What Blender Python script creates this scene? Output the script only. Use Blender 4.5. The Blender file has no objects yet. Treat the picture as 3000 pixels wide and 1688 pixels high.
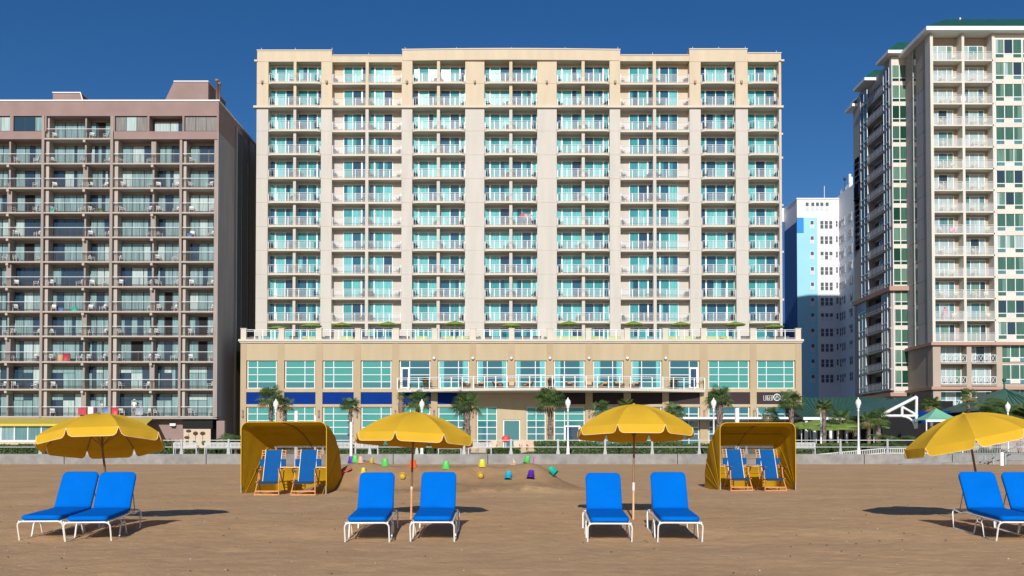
import bpy, math, random
from mathutils import Vector, Matrix
random.seed(7)
C = bpy.context.scene.collection
F = 2800.0; PYC = 1253.3; TH = math.radians(1.2); CZ = 1.434
def P(px, py, D):
    u = (px-1500)/F; v = (PYC-py)/F
    t = D/(math.cos(TH)-v*math.sin(TH))
    return Vector((u*t, D, CZ+(math.sin(TH)+v*math.cos(TH))*t))
def X(px, D, py=600): return P(px, py, D).x
def Z(py, D): return P(1500, py, D).z
def G(px, py, z=0.0):
    lo, hi = 4.0, 400.0
    for _ in range(60):
        m = (lo+hi)/2
        if Z(py, m) > z: lo = m
        else: hi = m
    return P(px, py, (lo+hi)/2)

# ---------------------------------------------------------------- materials
MATS = {}
def mat(name, col, rough=0.7, metal=0.0, var=0.0, scale=1.5, bump=0.0, bscale=20.0, spec=0.5, transl=0.0, tcol=None, coat=0.0, stretch=None, detail=4):
    m = bpy.data.materials.new(name); m.use_nodes = True
    nt = m.node_tree; N = nt.nodes; L = nt.links
    b = N['Principled BSDF']; out = N['Material Output']
    b.inputs['Base Color'].default_value = (*col, 1)
    b.inputs['Roughness'].default_value = rough
    b.inputs['Metallic'].default_value = metal
    b.inputs['Specular IOR Level'].default_value = spec
    if coat: b.inputs['Coat Weight'].default_value = coat
    geo = N.new('ShaderNodeNewGeometry')
    src = geo.outputs['Position']
    if stretch:
        mp = N.new('ShaderNodeMapping'); mp.inputs['Scale'].default_value = stretch
        L.new(src, mp.inputs['Vector']); src = mp.outputs['Vector']
    if var:
        n = N.new('ShaderNodeTexNoise'); n.inputs['Scale'].default_value = scale; n.inputs['Detail'].default_value = detail
        L.new(src, n.inputs['Vector'])
        r = N.new('ShaderNodeMapRange'); r.inputs[1].default_value = 0.3; r.inputs[2].default_value = 0.7
        r.inputs[3].default_value = 1-var; r.inputs[4].default_value = 1+var
        L.new(n.outputs['Fac'], r.inputs[0])
        mx = N.new('ShaderNodeVectorMath'); mx.operation = 'SCALE'
        mx.inputs[0].default_value = col; L.new(r.outputs[0], mx.inputs['Scale'])
        L.new(mx.outputs['Vector'], b.inputs['Base Color'])
    if bump:
        n2 = N.new('ShaderNodeTexNoise'); n2.inputs['Scale'].default_value = bscale; n2.inputs['Detail'].default_value = 5
        L.new(src, n2.inputs['Vector'])
        bp = N.new('ShaderNodeBump'); bp.inputs['Strength'].default_value = bump; bp.inputs['Distance'].default_value = 0.02
        L.new(n2.outputs['Fac'], bp.inputs['Height']); L.new(bp.outputs['Normal'], b.inputs['Normal'])
    if transl:
        t = N.new('ShaderNodeBsdfTranslucent'); t.inputs['Color'].default_value = (*(tcol or col), 1)
        mm = N.new('ShaderNodeMixShader'); mm.inputs[0].default_value = transl
        L.new(b.outputs[0], mm.inputs[1]); L.new(t.outputs[0], mm.inputs[2]); L.new(mm.outputs[0], out.inputs['Surface'])
    MATS[name] = m
    return m
def glass(name, col, rough=0.04, fold=0.0, fscale=9.0, spec=0.6, wav=0.0):
    """window pane: tinted glass in front of a curtain (fold>0 shows the curtain's pleats)"""
    m = mat(name, col, rough, spec=spec)
    nt = m.node_tree; N = nt.nodes; L = nt.links; b = N['Principled BSDF']
    geo = N.new('ShaderNodeNewGeometry')
    if fold:
        mp = N.new('ShaderNodeMapping'); mp.inputs['Scale'].default_value = (1, 1, 0.04); L.new(geo.outputs['Position'], mp.inputs['Vector'])
        n = N.new('ShaderNodeTexNoise'); n.inputs['Scale'].default_value = fscale; n.inputs['Detail'].default_value = 2
        L.new(mp.outputs[0], n.inputs['Vector'])
        r = N.new('ShaderNodeMapRange'); r.inputs[1].default_value = 0.3; r.inputs[2].default_value = 0.7
        r.inputs[3].default_value = 1-fold; r.inputs[4].default_value = 1+fold; L.new(n.outputs['Fac'], r.inputs[0])
        mx = N.new('ShaderNodeVectorMath'); mx.operation = 'SCALE'; mx.inputs[0].default_value = col
        L.new(r.outputs[0], mx.inputs['Scale']); L.new(mx.outputs['Vector'], b.inputs['Base Color'])
    n2 = N.new('ShaderNodeTexNoise'); n2.inputs['Scale'].default_value = 0.8; n2.inputs['Detail'].default_value = 1
    L.new(geo.outputs['Position'], n2.inputs['Vector'])
    bp = N.new('ShaderNodeBump'); bp.inputs['Strength'].default_value = 0.25+wav; bp.inputs['Distance'].default_value = 0.02
    L.new(n2.outputs['Fac'], bp.inputs['Height']); L.new(bp.outputs['Normal'], b.inputs['Normal'])
    return m

# ---------------------------------------------------------------- mesh builder
class MB:
    def __init__(s): s.v = []; s.f = []; s.m = []; s.sm = []
    def add(s, vs, fs, m=0, smooth=False):
        o = len(s.v); s.v += [tuple(p) for p in vs]
        for f in fs: s.f.append([o+i for i in f]); s.m.append(m); s.sm.append(smooth)
        return s
    def box(s, x0, y0, z0, x1, y1, z1, m=0):
        if x0 > x1: x0, x1 = x1, x0
        if y0 > y1: y0, y1 = y1, y0
        if z0 > z1: z0, z1 = z1, z0
        v = [(x, y, z) for z in (z0, z1) for y in (y0, y1) for x in (x0, x1)]
        return s.add(v, [(0,2,3,1),(4,5,7,6),(0,1,5,4),(2,6,7,3),(0,4,6,2),(1,3,7,5)], m)
    def quad(s, pts, m=0): return s.add(pts, [tuple(range(len(pts)))], m)
    def prism(s, poly, z0, z1, m=0):
        """poly in xy, counter-clockwise"""
        n = len(poly); v = [(x, y, z0) for x, y in poly]+[(x, y, z1) for x, y in poly]
        f = [tuple(reversed(range(n))), tuple(range(n, 2*n))]+[(i, (i+1) % n, n+(i+1) % n, n+i) for i in range(n)]
        return s.add(v, f, m)
    def tube(s, pts, r, n=8, m=0, r2=None, caps=True):
        pts = [Vector(p) for p in pts]; k = len(pts); rings = []
        up = None
        for i, p in enumerate(pts):
            d = (pts[min(i+1, k-1)]-pts[max(i-1, 0)]).normalized()
            if up is None:
                up = Vector((0, 0, 1)) if abs(d.z) < 0.9 else Vector((0, 1, 0))
            a = d.cross(up)
            if a.length < 1e-4: a = d.cross(Vector((1, 0, 0)))
            a.normalize(); b = a.cross(d).normalized(); up = b
            rr = r if r2 is None else r+(r2-r)*i/(k-1)
            rings.append([p+a*math.cos(2*math.pi*j/n)*rr+b*math.sin(2*math.pi*j/n)*rr for j in range(n)])
        v = [q for g in rings for q in g]; f = []
        for i in range(k-1):
            for j in range(n):
                f.append((i*n+j, (i+1)*n+j, (i+1)*n+(j+1) % n, i*n+(j+1) % n))
        s.add(v, f, m, True)
        if caps: s.add(rings[0], [tuple(range(n))], m); s.add(rings[-1], [tuple(reversed(range(n)))], m)
        return s
    def lathe(s, prof, c=(0, 0, 0), n=12, m=0, smooth=True):
        v = []
        for r, z in prof:
            for j in range(n):
                a = 2*math.pi*j/n; v.append((c[0]+r*math.cos(a), c[1]+r*math.sin(a), c[2]+z))
        f = []
        for i in range(len(prof)-1):
            for j in range(n): f.append((i*n+j, i*n+(j+1) % n, (i+1)*n+(j+1) % n, (i+1)*n+j))
        s.add(v, f, m, smooth)
        if prof[0][0] > 1e-4: s.add(v[:n], [tuple(reversed(range(n)))], m)
        if prof[-1][0] > 1e-4: s.add(v[-n:], [tuple(range(n))], m)
        return s
    def ball(s, c, r, n=10, k=6, m=0, sc=(1, 1, 1)):
        v = []; 
        for i in range(k+1):
            t = math.pi*i/k
            for j in range(n):
                a = 2*math.pi*j/n
                v.append((c[0]+sc[0]*r*math.sin(t)*math.cos(a), c[1]+sc[1]*r*math.sin(t)*math.sin(a), c[2]-sc[2]*r*math.cos(t)))
        f = [(i*n+j, i*n+(j+1) % n, (i+1)*n+(j+1) % n, (i+1)*n+j) for i in range(k) for j in range(n)]
        return s.add(v, f, m, True)
    def mesh(s, name, mats):
        me = bpy.data.meshes.new(name); me.from_pydata(s.v, [], s.f)
        if not isinstance(mats, (list, tuple)): mats = [mats]
        for q in mats: me.materials.append(MATS[q] if isinstance(q, str) else q)
        me.polygons.foreach_set('material_index', s.m); me.polygons.foreach_set('use_smooth', s.sm)
        me.validate(); me.update(); return me
    def build(s, name, mats, parent=None, loc=None, bevel=0):
        return link(name, s.mesh(name, mats), parent, loc, bevel)
def link(name, me, parent=None, loc=None, bevel=0, rot=None, scale=None):
    o = bpy.data.objects.new(name, me); C.objects.link(o)
    if parent: o.parent = parent
    if loc is not None: o.location = loc
    if rot is not None: o.rotation_euler = rot
    if scale is not None: o.scale = scale
    if bevel:
        md = o.modifiers.new('bevel', 'BEVEL'); md.width = bevel; md.segments = 2; md.limit_method = 'ANGLE'
    return o
def tag(o, label=None, cat=None, group=None, kind=None):
    if label: o['label'] = label
    if cat: o['category'] = cat
    if group: o['group'] = group
    if kind: o['kind'] = kind
    return o
def thing(name, label, cat, loc=(0, 0, 0), rz=0.0, group=None):
    o = bpy.data.objects.new(name, None); C.objects.link(o); o.location = loc; o.rotation_euler = (0, 0, rz)
    o.empty_display_size = 0.2
    return tag(o, label, cat, group)
def dup(root, loc, rz=None, label=None, group=None, scale=None, rot=None):
    def cp(o, par):
        c = o.copy(); C.objects.link(c)
        if par is not None: c.parent = par
        for ch in list(KIDS.get(o.name, [])) or [q for q in o.children]: cp(ch, c)
        return c
    r = cp(root, None)
    r.location = loc
    if rz is not None: r.rotation_euler = (0, 0, rz)
    if rot is not None: r.rotation_euler = rot
    if scale is not None: r.scale = scale if isinstance(scale, tuple) else (scale,)*3
    if label: r['label'] = label
    if group: r['group'] = group
    return r
KIDS = {}
ORD = ['first','second','third','fourth','fifth','sixth','seventh','eighth','ninth','tenth','eleventh','twelfth','thirteenth','fourteenth','fifteenth']
def struct(o, label=None): return tag(o, label, None, None, 'structure')

# ---- palette
mat('cream', (0.50,0.47,0.43), 0.85, var=0.05, scale=1.1, bump=0.25, bscale=30, stretch=(1,1,.14), detail=6)
mat('tan', (0.54,0.455,0.34), 0.85, var=0.06, scale=1.1, bump=0.25, bscale=30, stretch=(1,1,.14), detail=6)
mat('tan_dark', (0.405,0.31,0.195), 0.85, var=0.05, scale=0.35, bump=0.25, bscale=30)
mat('podium_tan', (0.435,0.35,0.225), 0.85, var=0.06, scale=1.0, bump=0.25, bscale=30, stretch=(1,1,.2), detail=6)
mat('trim', (0.56,0.51,0.43), 0.8, var=0.04, scale=0.5)
mat('side_grey', (0.30,0.31,0.31), 0.9, var=0.1, scale=1)
mat('soffit', (0.42,0.36,0.28), 0.9)
mat('white_frame', (0.74,0.76,0.76), 0.4)
mat('white_rail', (0.72,0.74,0.76), 0.4)
glass('glass_dark', (0.012,0.095,0.16)); glass('glass_deep', (0.01,0.05,0.10))
glass('glass_teal', (0.035,0.24,0.265), fold=0.18); glass('glass_aqua', (0.11,0.40,0.42), fold=0.25, rough=0.1)
glass('pod_glass', (0.06,0.275,0.25), rough=0.15, spec=0.3); glass('pod_glass_dark', (0.03,0.16,0.19), rough=0.06); glass('pod_mid', (0.022,0.115,0.15), rough=0.06, spec=0.45)
mat('sign_blue', (0.002,0.028,0.19), 0.8, var=0.08, scale=0.6, spec=0.08)
mat('sign_navy', (0.006,0.012,0.035), 0.8, spec=0.1)
mat('sign_brown', (0.045,0.032,0.036), 0.8, var=0.08, scale=0.6, spec=0.1)
mat('dark_metal', (0.03,0.028,0.027), 0.5)
mat('wicker', (0.07,0.045,0.03), 0.8, var=0.3, scale=30)
mat('cushion_tan', (0.55,0.38,0.22), 0.9)
mat('pink_stucco', (0.265,0.185,0.172), 0.9, var=0.09, scale=0.5, bump=0.2, bscale=30)
mat('mauve_conc', (0.30,0.255,0.23), 0.9, var=0.13, scale=1.6, bump=0.2, stretch=(1,1,.2), detail=7)
mat('fin_conc', (0.42,0.365,0.325), 0.9, var=0.06, scale=0.7)
mat('side_conc', (0.34,0.31,0.30), 0.9, var=0.10, scale=.8, stretch=(1,1,.15), detail=6)
mat('dark_frame', (0.012,0.016,0.02), 0.4)
glass('left_curtain', (0.19,0.30,0.315), rough=0.1, fold=0.3, fscale=7, spec=0.4); glass('grey_curtain', (0.20,0.19,0.175), rough=0.15, fold=0.3, fscale=9); glass('left_pale', (0.37,0.47,0.465), rough=0.12, fold=0.2, fscale=7, spec=0.4)
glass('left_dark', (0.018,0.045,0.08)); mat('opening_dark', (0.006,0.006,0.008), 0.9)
mat('left_rail_dark', (0.05,0.04,0.04), 0.5)
mat('white_paint', (0.76,0.76,0.75), 0.45); mat('white_plastic', (0.75,0.75,0.74), 0.35)
mat('tower_white', (0.60,0.57,0.51), 0.85, var=0.05, scale=0.5); mat('tower_panel', (0.40,0.395,0.385), 0.9, var=0.10, scale=1.0, stretch=(1,1,.15), detail=6)
mat('wing_rail', (0.36,0.37,0.40), 0.6)
mat('tower_tan', (0.40,0.33,0.27), 0.85, var=0.05, scale=0.5); mat('tower_pink', (0.40,0.26,0.20), 0.85, var=0.05, scale=0.5)
glass('green_glass', (0.05,0.125,0.09), fold=0.2); glass('green_light', (0.12,0.22,0.17), fold=0.22, rough=0.1); glass('green_deep', (0.01,0.05,0.03))
glass('blue_glass', (0.085,0.20,0.225), fold=0.2); glass('slate_glass', (0.025,0.05,0.065)); glass('drape_glass', (0.33,0.42,0.42), fold=0.2, rough=0.12)
glass('blind_glass', (0.30,0.32,0.24), fold=0.15, rough=0.2)
def add_seams(name, axis_scale, strength=0.6):
    pass
mat('green_roof', (0.014,0.085,0.062), 0.45, var=0.1, scale=1.0)
mat('green_roof2', (0.018,0.085,0.06), 0.5, var=0.12, scale=1.0)
mat('wall_white', (0.72,0.72,0.74), 0.85, var=0.03, scale=0.3); mat('wall_ltblue', (0.30,0.60,0.74), 0.85, var=0.03, scale=0.3)
mat('wall_blue', (0.03,0.24,0.58), 0.85, var=0.03, scale=0.3); mat('wall_deepblue', (0.02,0.10,0.27), 0.85)
mat('pane_grey', (0.10,0.11,0.12), 0.2); mat('pane_pale', (0.55,0.60,0.60), 0.3)
mat('yellow_cloth', (0.80,0.50,0.035), 0.85, var=0.04, scale=2.5, transl=0.30, tcol=(0.55,0.26,0.006), bump=0.15, bscale=60, spec=0.2)
mat('cabana_cloth', (0.62,0.36,0.012), 0.85, var=0.07, scale=3, transl=0.42, tcol=(0.50,0.235,0.004), bump=0.3, bscale=9, spec=0.2)
mat('piping', (0.80,0.60,0.32), 0.8)
mat('blue_cushion', (0.0003,0.13,0.55), 0.9, var=0.05, scale=3, bump=0.9, bscale=7, spec=0.03)
mat('blue_canvas', (0.001,0.075,0.26), 0.85, var=0.05, scale=4, spec=0.2); mat('navy_canvas', (0.006,0.03,0.08), 0.85)
mat('wood', (0.58,0.24,0.07), 0.5, var=0.2, scale=8, stretch=(4,4,0.6), coat=0.2); mat('wood_dark', (0.16,0.055,0.025), 0.5, var=0.2, scale=8)
mat('pole_brown', (0.22,0.12,0.07), 0.5, var=0.1, scale=5); mat('pole_wood', (0.66,0.36,0.19), 0.55, var=0.12, scale=9, stretch=(4,4,0.6))
mat('tube_white', (0.78,0.76,0.73), 0.32, var=0.05, scale=20, coat=0.3)
mat('clear_vinyl', (0.55,0.55,0.56), 0.25, spec=0.5)
mat('concrete', (0.245,0.238,0.228), 0.9, var=0.2, scale=1.6, bump=0.4, bscale=12, detail=8)
mat('boardwalk', (0.36,0.35,0.33), 0.9, var=0.1, scale=1)
mat('galv', (0.36,0.38,0.40), 0.45, metal=0.3); mat('rail_white', (0.62,0.63,0.62), 0.45)
mat('bench_wood', (0.50,0.50,0.50), 0.7, var=0.1, scale=5)
mat('plaza', (0.32,0.30,0.27), 0.9, var=0.1, scale=0.8)
mat('grass', (0.03,0.07,0.018), 0.9, var=0.4, scale=6)
mat('leaf_a', (0.07,0.135,0.035), 0.6, var=0.35, scale=9, transl=0.25); mat('leaf_b', (0.14,0.20,0.05), 0.6, var=0.35, scale=9, transl=0.25)
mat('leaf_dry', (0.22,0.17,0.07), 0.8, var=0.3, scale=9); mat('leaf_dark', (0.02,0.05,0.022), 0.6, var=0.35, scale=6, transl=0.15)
mat('trunk', (0.19,0.15,0.125), 0.95, var=0.4, scale=7, bump=1.0, bscale=10); mat('trunk_hi', (0.16,0.10,0.07), 0.95, var=0.5, scale=9, bump=1.0, bscale=14)
mat('awning_yellow', (0.72,0.58,0.10), 0.8, var=0.05, scale=1, transl=0.25); mat('lime_cloth', (0.20,0.30,0.06), 0.85, transl=0.25, var=0.05, scale=2)
mat('mint_cloth', (0.20,0.52,0.36), 0.8, transl=0.2)
mat('skin', (0.50,0.29,0.20), 0.6); mat('hair_dark', (0.03,0.018,0.012), 0.7); mat('hair_blond', (0.45,0.32,0.15), 0.7)
for nm, c in (('cl_white',(0.7,0.68,0.68)),('cl_grey',(0.25,0.27,0.32)),('cl_pink',(0.75,0.20,0.36)),('cl_red',(0.5,0.03,0.05)),('cl_blue',(0.08,0.18,0.42)),('cl_hat',(0.62,0.52,0.28)),
              ('b_purple',(0.10,0.02,0.35)),('b_green',(0.10,0.52,0.10)),('b_orange',(0.85,0.12,0.02)),('b_yellow',(0.60,0.55,0.04)),('b_cyan',(0.02,0.42,0.62)),('b_teal',(0.01,0.45,0.32)),
              ('b_mustard',(0.50,0.33,0.03)),('b_red',(0.70,0.03,0.04)),('b_peach',(0.58,0.36,0.25)),('b_magenta',(0.5,0.03,0.3)),('planter',(0.06,0.062,0.068)),('chair_teal',(0.02,0.22,0.24)),('cushion_lime',(0.34,0.42,0.12)),('chair_yellow',(0.62,0.60,0.30))):
    mat(nm, c, 0.5, var=0.05, scale=3)
mat('mural', (0.52,0.42,0.32), 0.85); mat('mural_brown', (0.075,0.03,0.018), 0.85)
mat('sand', (0.36,0.235,0.14), 0.95)
from mathutils import noise as mnoise
# ---------------------------------------------------------------- camera, light, sky
cam = bpy.data.cameras.new('camera'); co = bpy.data.objects.new('camera', cam); C.objects.link(co)
co.location = (0, 0, CZ); co.rotation_euler = (math.radians(90)+TH, 0, 0)
cam.sensor_width = 36; cam.lens = 36*F/3000; cam.shift_y = (PYC-844)/3000; cam.clip_end = 3000; cam.clip_start = 0.1
bpy.context.scene.camera = co
SUN_EL = math.radians(25.5); SUN_AZ = math.atan2(-0.0714, -1.0)      # direction towards the sun, from +X
sd = Vector((-0.0714, -1, 0)).normalized()*math.cos(SUN_EL)+Vector((0, 0, math.sin(SUN_EL)))
sl = bpy.data.lights.new('sun', 'SUN'); sl.energy = 4.75; sl.angle = math.radians(0.53); sl.color = (1.0, 0.955, 0.88)
so = bpy.data.objects.new('sun', sl); C.objects.link(so); so.rotation_euler = sd.to_track_quat('Z', 'Y').to_euler(); so.location = (-10, -40, 60)
w = bpy.data.worlds.new('World'); bpy.context.scene.world = w; w.use_nodes = True
nt = w.node_tree; sky = nt.nodes.new('ShaderNodeTexSky'); sky.sky_type = 'NISHITA'; sky.sun_disc = False
sky.sun_elevation = SUN_EL; sky.sun_rotation = math.radians(180+math.degrees(math.atan(0.0714)))
sky.altitude = 0; sky.air_density = 0.9; sky.dust_density = 0.6; sky.ozone_density = 4.0
bg = nt.nodes['Background']; bg.inputs['Strength'].default_value = 0.075
hs = nt.nodes.new('ShaderNodeHueSaturation'); hs.inputs['Saturation'].default_value = 1.26; hs.inputs['Value'].default_value = 1.03; hs.inputs['Hue'].default_value = 0.506
nt.links.new(sky.outputs[0], hs.inputs['Color']); nt.links.new(hs.outputs[0], bg.inputs['Color'])
vs = bpy.context.scene.view_settings; vs.view_transform = 'Standard'; vs.look = 'None'; vs.exposure = 0.0; vs.gamma = 1.0
bpy.context.scene.cycles.use_denoising = True
bpy.context.scene.cycles.max_bounces = 6

# ---------------------------------------------------------------- ground
def smooth(a, b, x):
    t = max(0, min(1, (x-a)/(b-a))); return t*t*(3-2*t)
def base_h(x, y):
    h = 0.0
    h += 0.06*smooth(14.6, 16.4, y)-0.02*smooth(17.5, 19, y)
    h += 0.04*smooth(20, 28, y)+0.13*smooth(30, 71, y)
    return h
def hz(x, y):
    h = base_h(x, y)
    # sand-castle mound
    def rdg(cx, cy, sx, sy, a): return a*math.exp(-((x-cx)/sx)**4-((y-cy)/sy)**2)
    if 24 < y < 36 and -9 < x < 4:
        h += rdg(-2.1, 30.8, 3.6, 1.15, 0.76)
        h += 0.46*math.exp(-((x+5.0)/0.8)**2-((y-30.5)/0.9)**2)+0.38*math.exp(-((x-0.75)/0.75)**2-((y-30.3)/1.0)**2)
        h += 0.16*math.exp(-((x+0.3)/2.2)**2-((y-28.9)/0.7)**2)
        q = mnoise.noise(Vector((x*1.7, y*1.7, 3.1))); h += 0.05*q*math.exp(-((x+2)/4)**4-((y-30)/2)**2)
    if -40 < y < 60:
        v = Vector((x, y, 0))
        a = 1.0 if y < 40 else max(0, 1-(y-40)/20)
        h += a*(0.022*mnoise.noise(v*0.9)+0.014*mnoise.noise(v*2.9+Vector((7, 0, 0)))+0.008*mnoise.noise(v*7.3))
    return h
def grid_mesh(xs, ys, fn, name, m):
    v = [(x, y, fn(x, y)) for y in ys for x in xs]; nx = len(xs)
    f = [(j*nx+i, j*nx+i+1, (j+1)*nx+i+1, (j+1)*nx+i) for j in range(len(ys)-1) for i in range(nx-1)]
    me = bpy.data.meshes.new(name); me.from_pydata(v, [], f); me.materials.append(MATS[m])
    me.polygons.foreach_set('use_smooth', [True]*len(f)); return link(name, me)
def frange(a, b, s):
    n = max(1, int(round((b-a)/s))); return [a+(b-a)*i/n for i in range(n)]
xs = [-400, -200, -100, -60]+frange(-40, -17, 1.0)+frange(-17, 17, 0.11)+frange(17, 40, 1.0)+[60, 100, 200, 400]
ys = [-400, -120, -40]+frange(-20, 8, 1.5)+frange(8, 20, 0.09)+frange(20, 34, 0.13)+frange(34, 71.2, 0.8)+[71.3]
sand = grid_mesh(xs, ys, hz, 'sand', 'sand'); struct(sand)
# sand material
m = MATS['sand']; nt = m.node_tree; N = nt.nodes; L = nt.links; b = N['Principled BSDF']
geo = N.new('ShaderNodeNewGeometry')
def nz(scale, det, x=1, y=1, rough=0.6):
    mp = N.new('ShaderNodeMapping'); mp.inputs['Scale'].default_value = (x, y, 1); L.new(geo.outputs['Position'], mp.inputs[0])
    n = N.new('ShaderNodeTexNoise'); n.inputs['Scale'].default_value = scale; n.inputs['Detail'].default_value = det; n.inputs['Roughness'].default_value = rough
    L.new(mp.outputs[0], n.inputs['Vector']); return n.outputs['Fac']
def rng(s, a, b_, c, d):
    r = N.new('ShaderNodeMapRange'); r.inputs[1].default_value = a; r.inputs[2].default_value = b_; r.inputs[3].default_value = c; r.inputs[4].default_value = d
    L.new(s, r.inputs[0]); return r.outputs[0]
def mul(a, b_):
    k = N.new('ShaderNodeMath'); k.operation = 'MULTIPLY'; L.new(a, k.inputs[0]); L.new(b_, k.inputs[1]); return k.outputs[0]
big = rng(nz(0.35, 4), 0.3, 0.7, 0.90, 1.10); mid = rng(nz(3.2, 6), 0.3, 0.7, 0.90, 1.09); fine = rng(nz(60, 3), 0.3, 0.7, 0.88, 1.12)
dk = rng(nz(11, 5, 1, 0.6, 0.7), 0.62, 0.78, 1.0, 0.82)
tot = mul(mul(big, mid), mul(fine, dk))
hue = N.new('ShaderNodeMix'); hue.data_type = 'RGBA'; hue.inputs[6].default_value = (0.53, 0.32, 0.165, 1); hue.inputs[7].default_value = (0.48, 0.315, 0.175, 1)
L.new(nz(0.9, 3), hue.inputs[0])
sc = N.new('ShaderNodeVectorMath'); sc.operation = 'SCALE'; L.new(hue.outputs[2], sc.inputs[0]); L.new(tot, sc.inputs['Scale'])
# damp heap sand, colour also darkened to dim its sunlit slope; ragged outline
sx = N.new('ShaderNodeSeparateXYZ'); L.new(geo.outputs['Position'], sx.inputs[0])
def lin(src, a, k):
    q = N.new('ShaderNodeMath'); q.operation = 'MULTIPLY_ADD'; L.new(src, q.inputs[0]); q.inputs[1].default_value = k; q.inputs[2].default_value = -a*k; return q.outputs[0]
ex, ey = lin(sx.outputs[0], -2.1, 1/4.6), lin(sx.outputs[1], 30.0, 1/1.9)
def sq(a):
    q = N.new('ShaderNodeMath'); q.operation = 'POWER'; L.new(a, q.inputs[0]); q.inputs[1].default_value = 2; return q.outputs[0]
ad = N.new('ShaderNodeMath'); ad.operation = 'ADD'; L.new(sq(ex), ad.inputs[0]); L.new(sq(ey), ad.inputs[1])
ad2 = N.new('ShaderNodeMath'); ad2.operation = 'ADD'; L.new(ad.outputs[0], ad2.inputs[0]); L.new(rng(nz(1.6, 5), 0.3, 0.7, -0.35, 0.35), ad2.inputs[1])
damp_sun_dim = rng(ad2.outputs[0], 0.75, 1.15, 0.64, 1.0)
sc2 = N.new('ShaderNodeVectorMath'); sc2.operation = 'SCALE'; L.new(sc.outputs['Vector'], sc2.inputs[0]); L.new(damp_sun_dim, sc2.inputs['Scale'])
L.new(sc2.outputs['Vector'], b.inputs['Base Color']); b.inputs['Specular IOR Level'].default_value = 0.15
vo = N.new('ShaderNodeTexVoronoi'); vo.feature = 'SMOOTH_F1'; vo.inputs['Scale'].default_value = 2.6; vo.inputs['Smoothness'].default_value = 0.5; L.new(geo.outputs['Position'], vo.inputs['Vector'])
dent = rng(vo.outputs['Distance'], 0.0, 0.32, 0.0, 1.0)     # shallow foot dents
hsum = N.new('ShaderNodeMath'); hsum.operation = 'MULTIPLY_ADD'; L.new(nz(9, 8, 1, 1, 0.65), hsum.inputs[0]); hsum.inputs[1].default_value = 1.0; dm = N.new('ShaderNodeMath'); dm.operation = 'MULTIPLY'; L.new(dent, dm.inputs[0]); dm.inputs[1].default_value = 0.45; L.new(dm.outputs[0], hsum.inputs[2])
bp = N.new('ShaderNodeBump'); bp.inputs['Strength'].default_value = 0.6; bp.inputs['Distance'].default_value = 0.035; L.new(hsum.outputs[0], bp.inputs['Height'])
L.new(bp.outputs['Normal'], b.inputs['Normal'])

# shell fragments and weed scraps on the sand: uncountable, one object each
sh = MB(); rnd = random.Random(3)
for i in range(300):
    y = 8.5+rnd.random()**1.6*24; x = (rnd.random()-0.5)*1.15*y
    r = rnd.choice([0.004, 0.006, 0.007, 0.010]); z = hz(x, y)+r*0.5
    a = rnd.random()*6.28
    sh.add([(x+r*1.4*math.cos(a+k*1.57+rnd.random()*0.5), y+r*1.4*math.sin(a+k*1.57), z+rnd.uniform(-.4, .6)*r) for k in range(4)]+[(x, y, z+r)], [(0,1,4),(1,2,4),(2,3,4),(3,0,4),(3,2,1,0)])
mat('shell', (0.62,0.56,0.48), 0.6)
tag(sh.build('shell_fragments', 'shell'), 'pale broken shell fragments scattered over the brown sand', None, None, 'stuff')
sw = MB()
for i in range(130):
    y = 9+rnd.random()**1.3*24; x = (rnd.random()-0.5)*1.15*y
    r = rnd.uniform(0.008, 0.02); a = rnd.random()*3.1; z = hz(x, y)+0.008
    dx, dy = math.cos(a)*r, math.sin(a)*r
    sw.tube([(x-dx, y-dy, z), (x, y, z+0.008), (x+dx, y+dy, z)], 0.005, 4)
mat('weed', (0.06,0.045,0.03), 0.9)
tag(sw.build('seaweed_scraps', 'weed'), 'dark dry weed scraps scattered over the brown sand', None, None, 'stuff')

# seawall, boardwalk, plaza
DW = 71.0; ZB = Z(1331, DW)
wall = thing('seawall', 'long low weathered concrete seawall between the beach and the boardwalk', 'wall', (0, 0, 0))
edges = [-140, -82, X(-260, DW), X(188, DW, 1340), X(604, DW, 1340), X(1152, DW, 1340), X(1429, DW, 1340), X(1985, DW, 1340), X(2532, DW, 1340), X(2790, DW, 1340), X(3120, DW), 60, 140]
edges = sorted(edges)
for a, b_ in zip(edges[:-1], edges[1:]):
    mb = MB(); mb.box(a+0.03, DW, -0.6, b_-0.03, DW+0.42, ZB); mb.build('wall_panel', 'concrete', wall)
mb = MB(); mb.box(-140, DW+0.15, -0.6, 140, DW+0.40, ZB-0.02); mb.build('wall_core', 'dark_metal', wall)
mb = MB(); mb.box(-160, DW+0.43, -0.7, 160, DW+9.5, ZB-0.03); struct(mb.build('boardwalk', 'boardwalk'))
mb = MB(); mb.box(-700, DW+9.51, -0.8, 700, 900, ZB-0.08); struct(mb.build('ground', 'plaza'))
mb = MB(); mb.quad([(-160, DW+9.6, ZB-0.07), (160, DW+9.6, ZB-0.07), (160, DW+14, ZB-0.07), (-160, DW+14, ZB-0.07)]); struct(mb.build('lawn', 'grass'))
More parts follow.
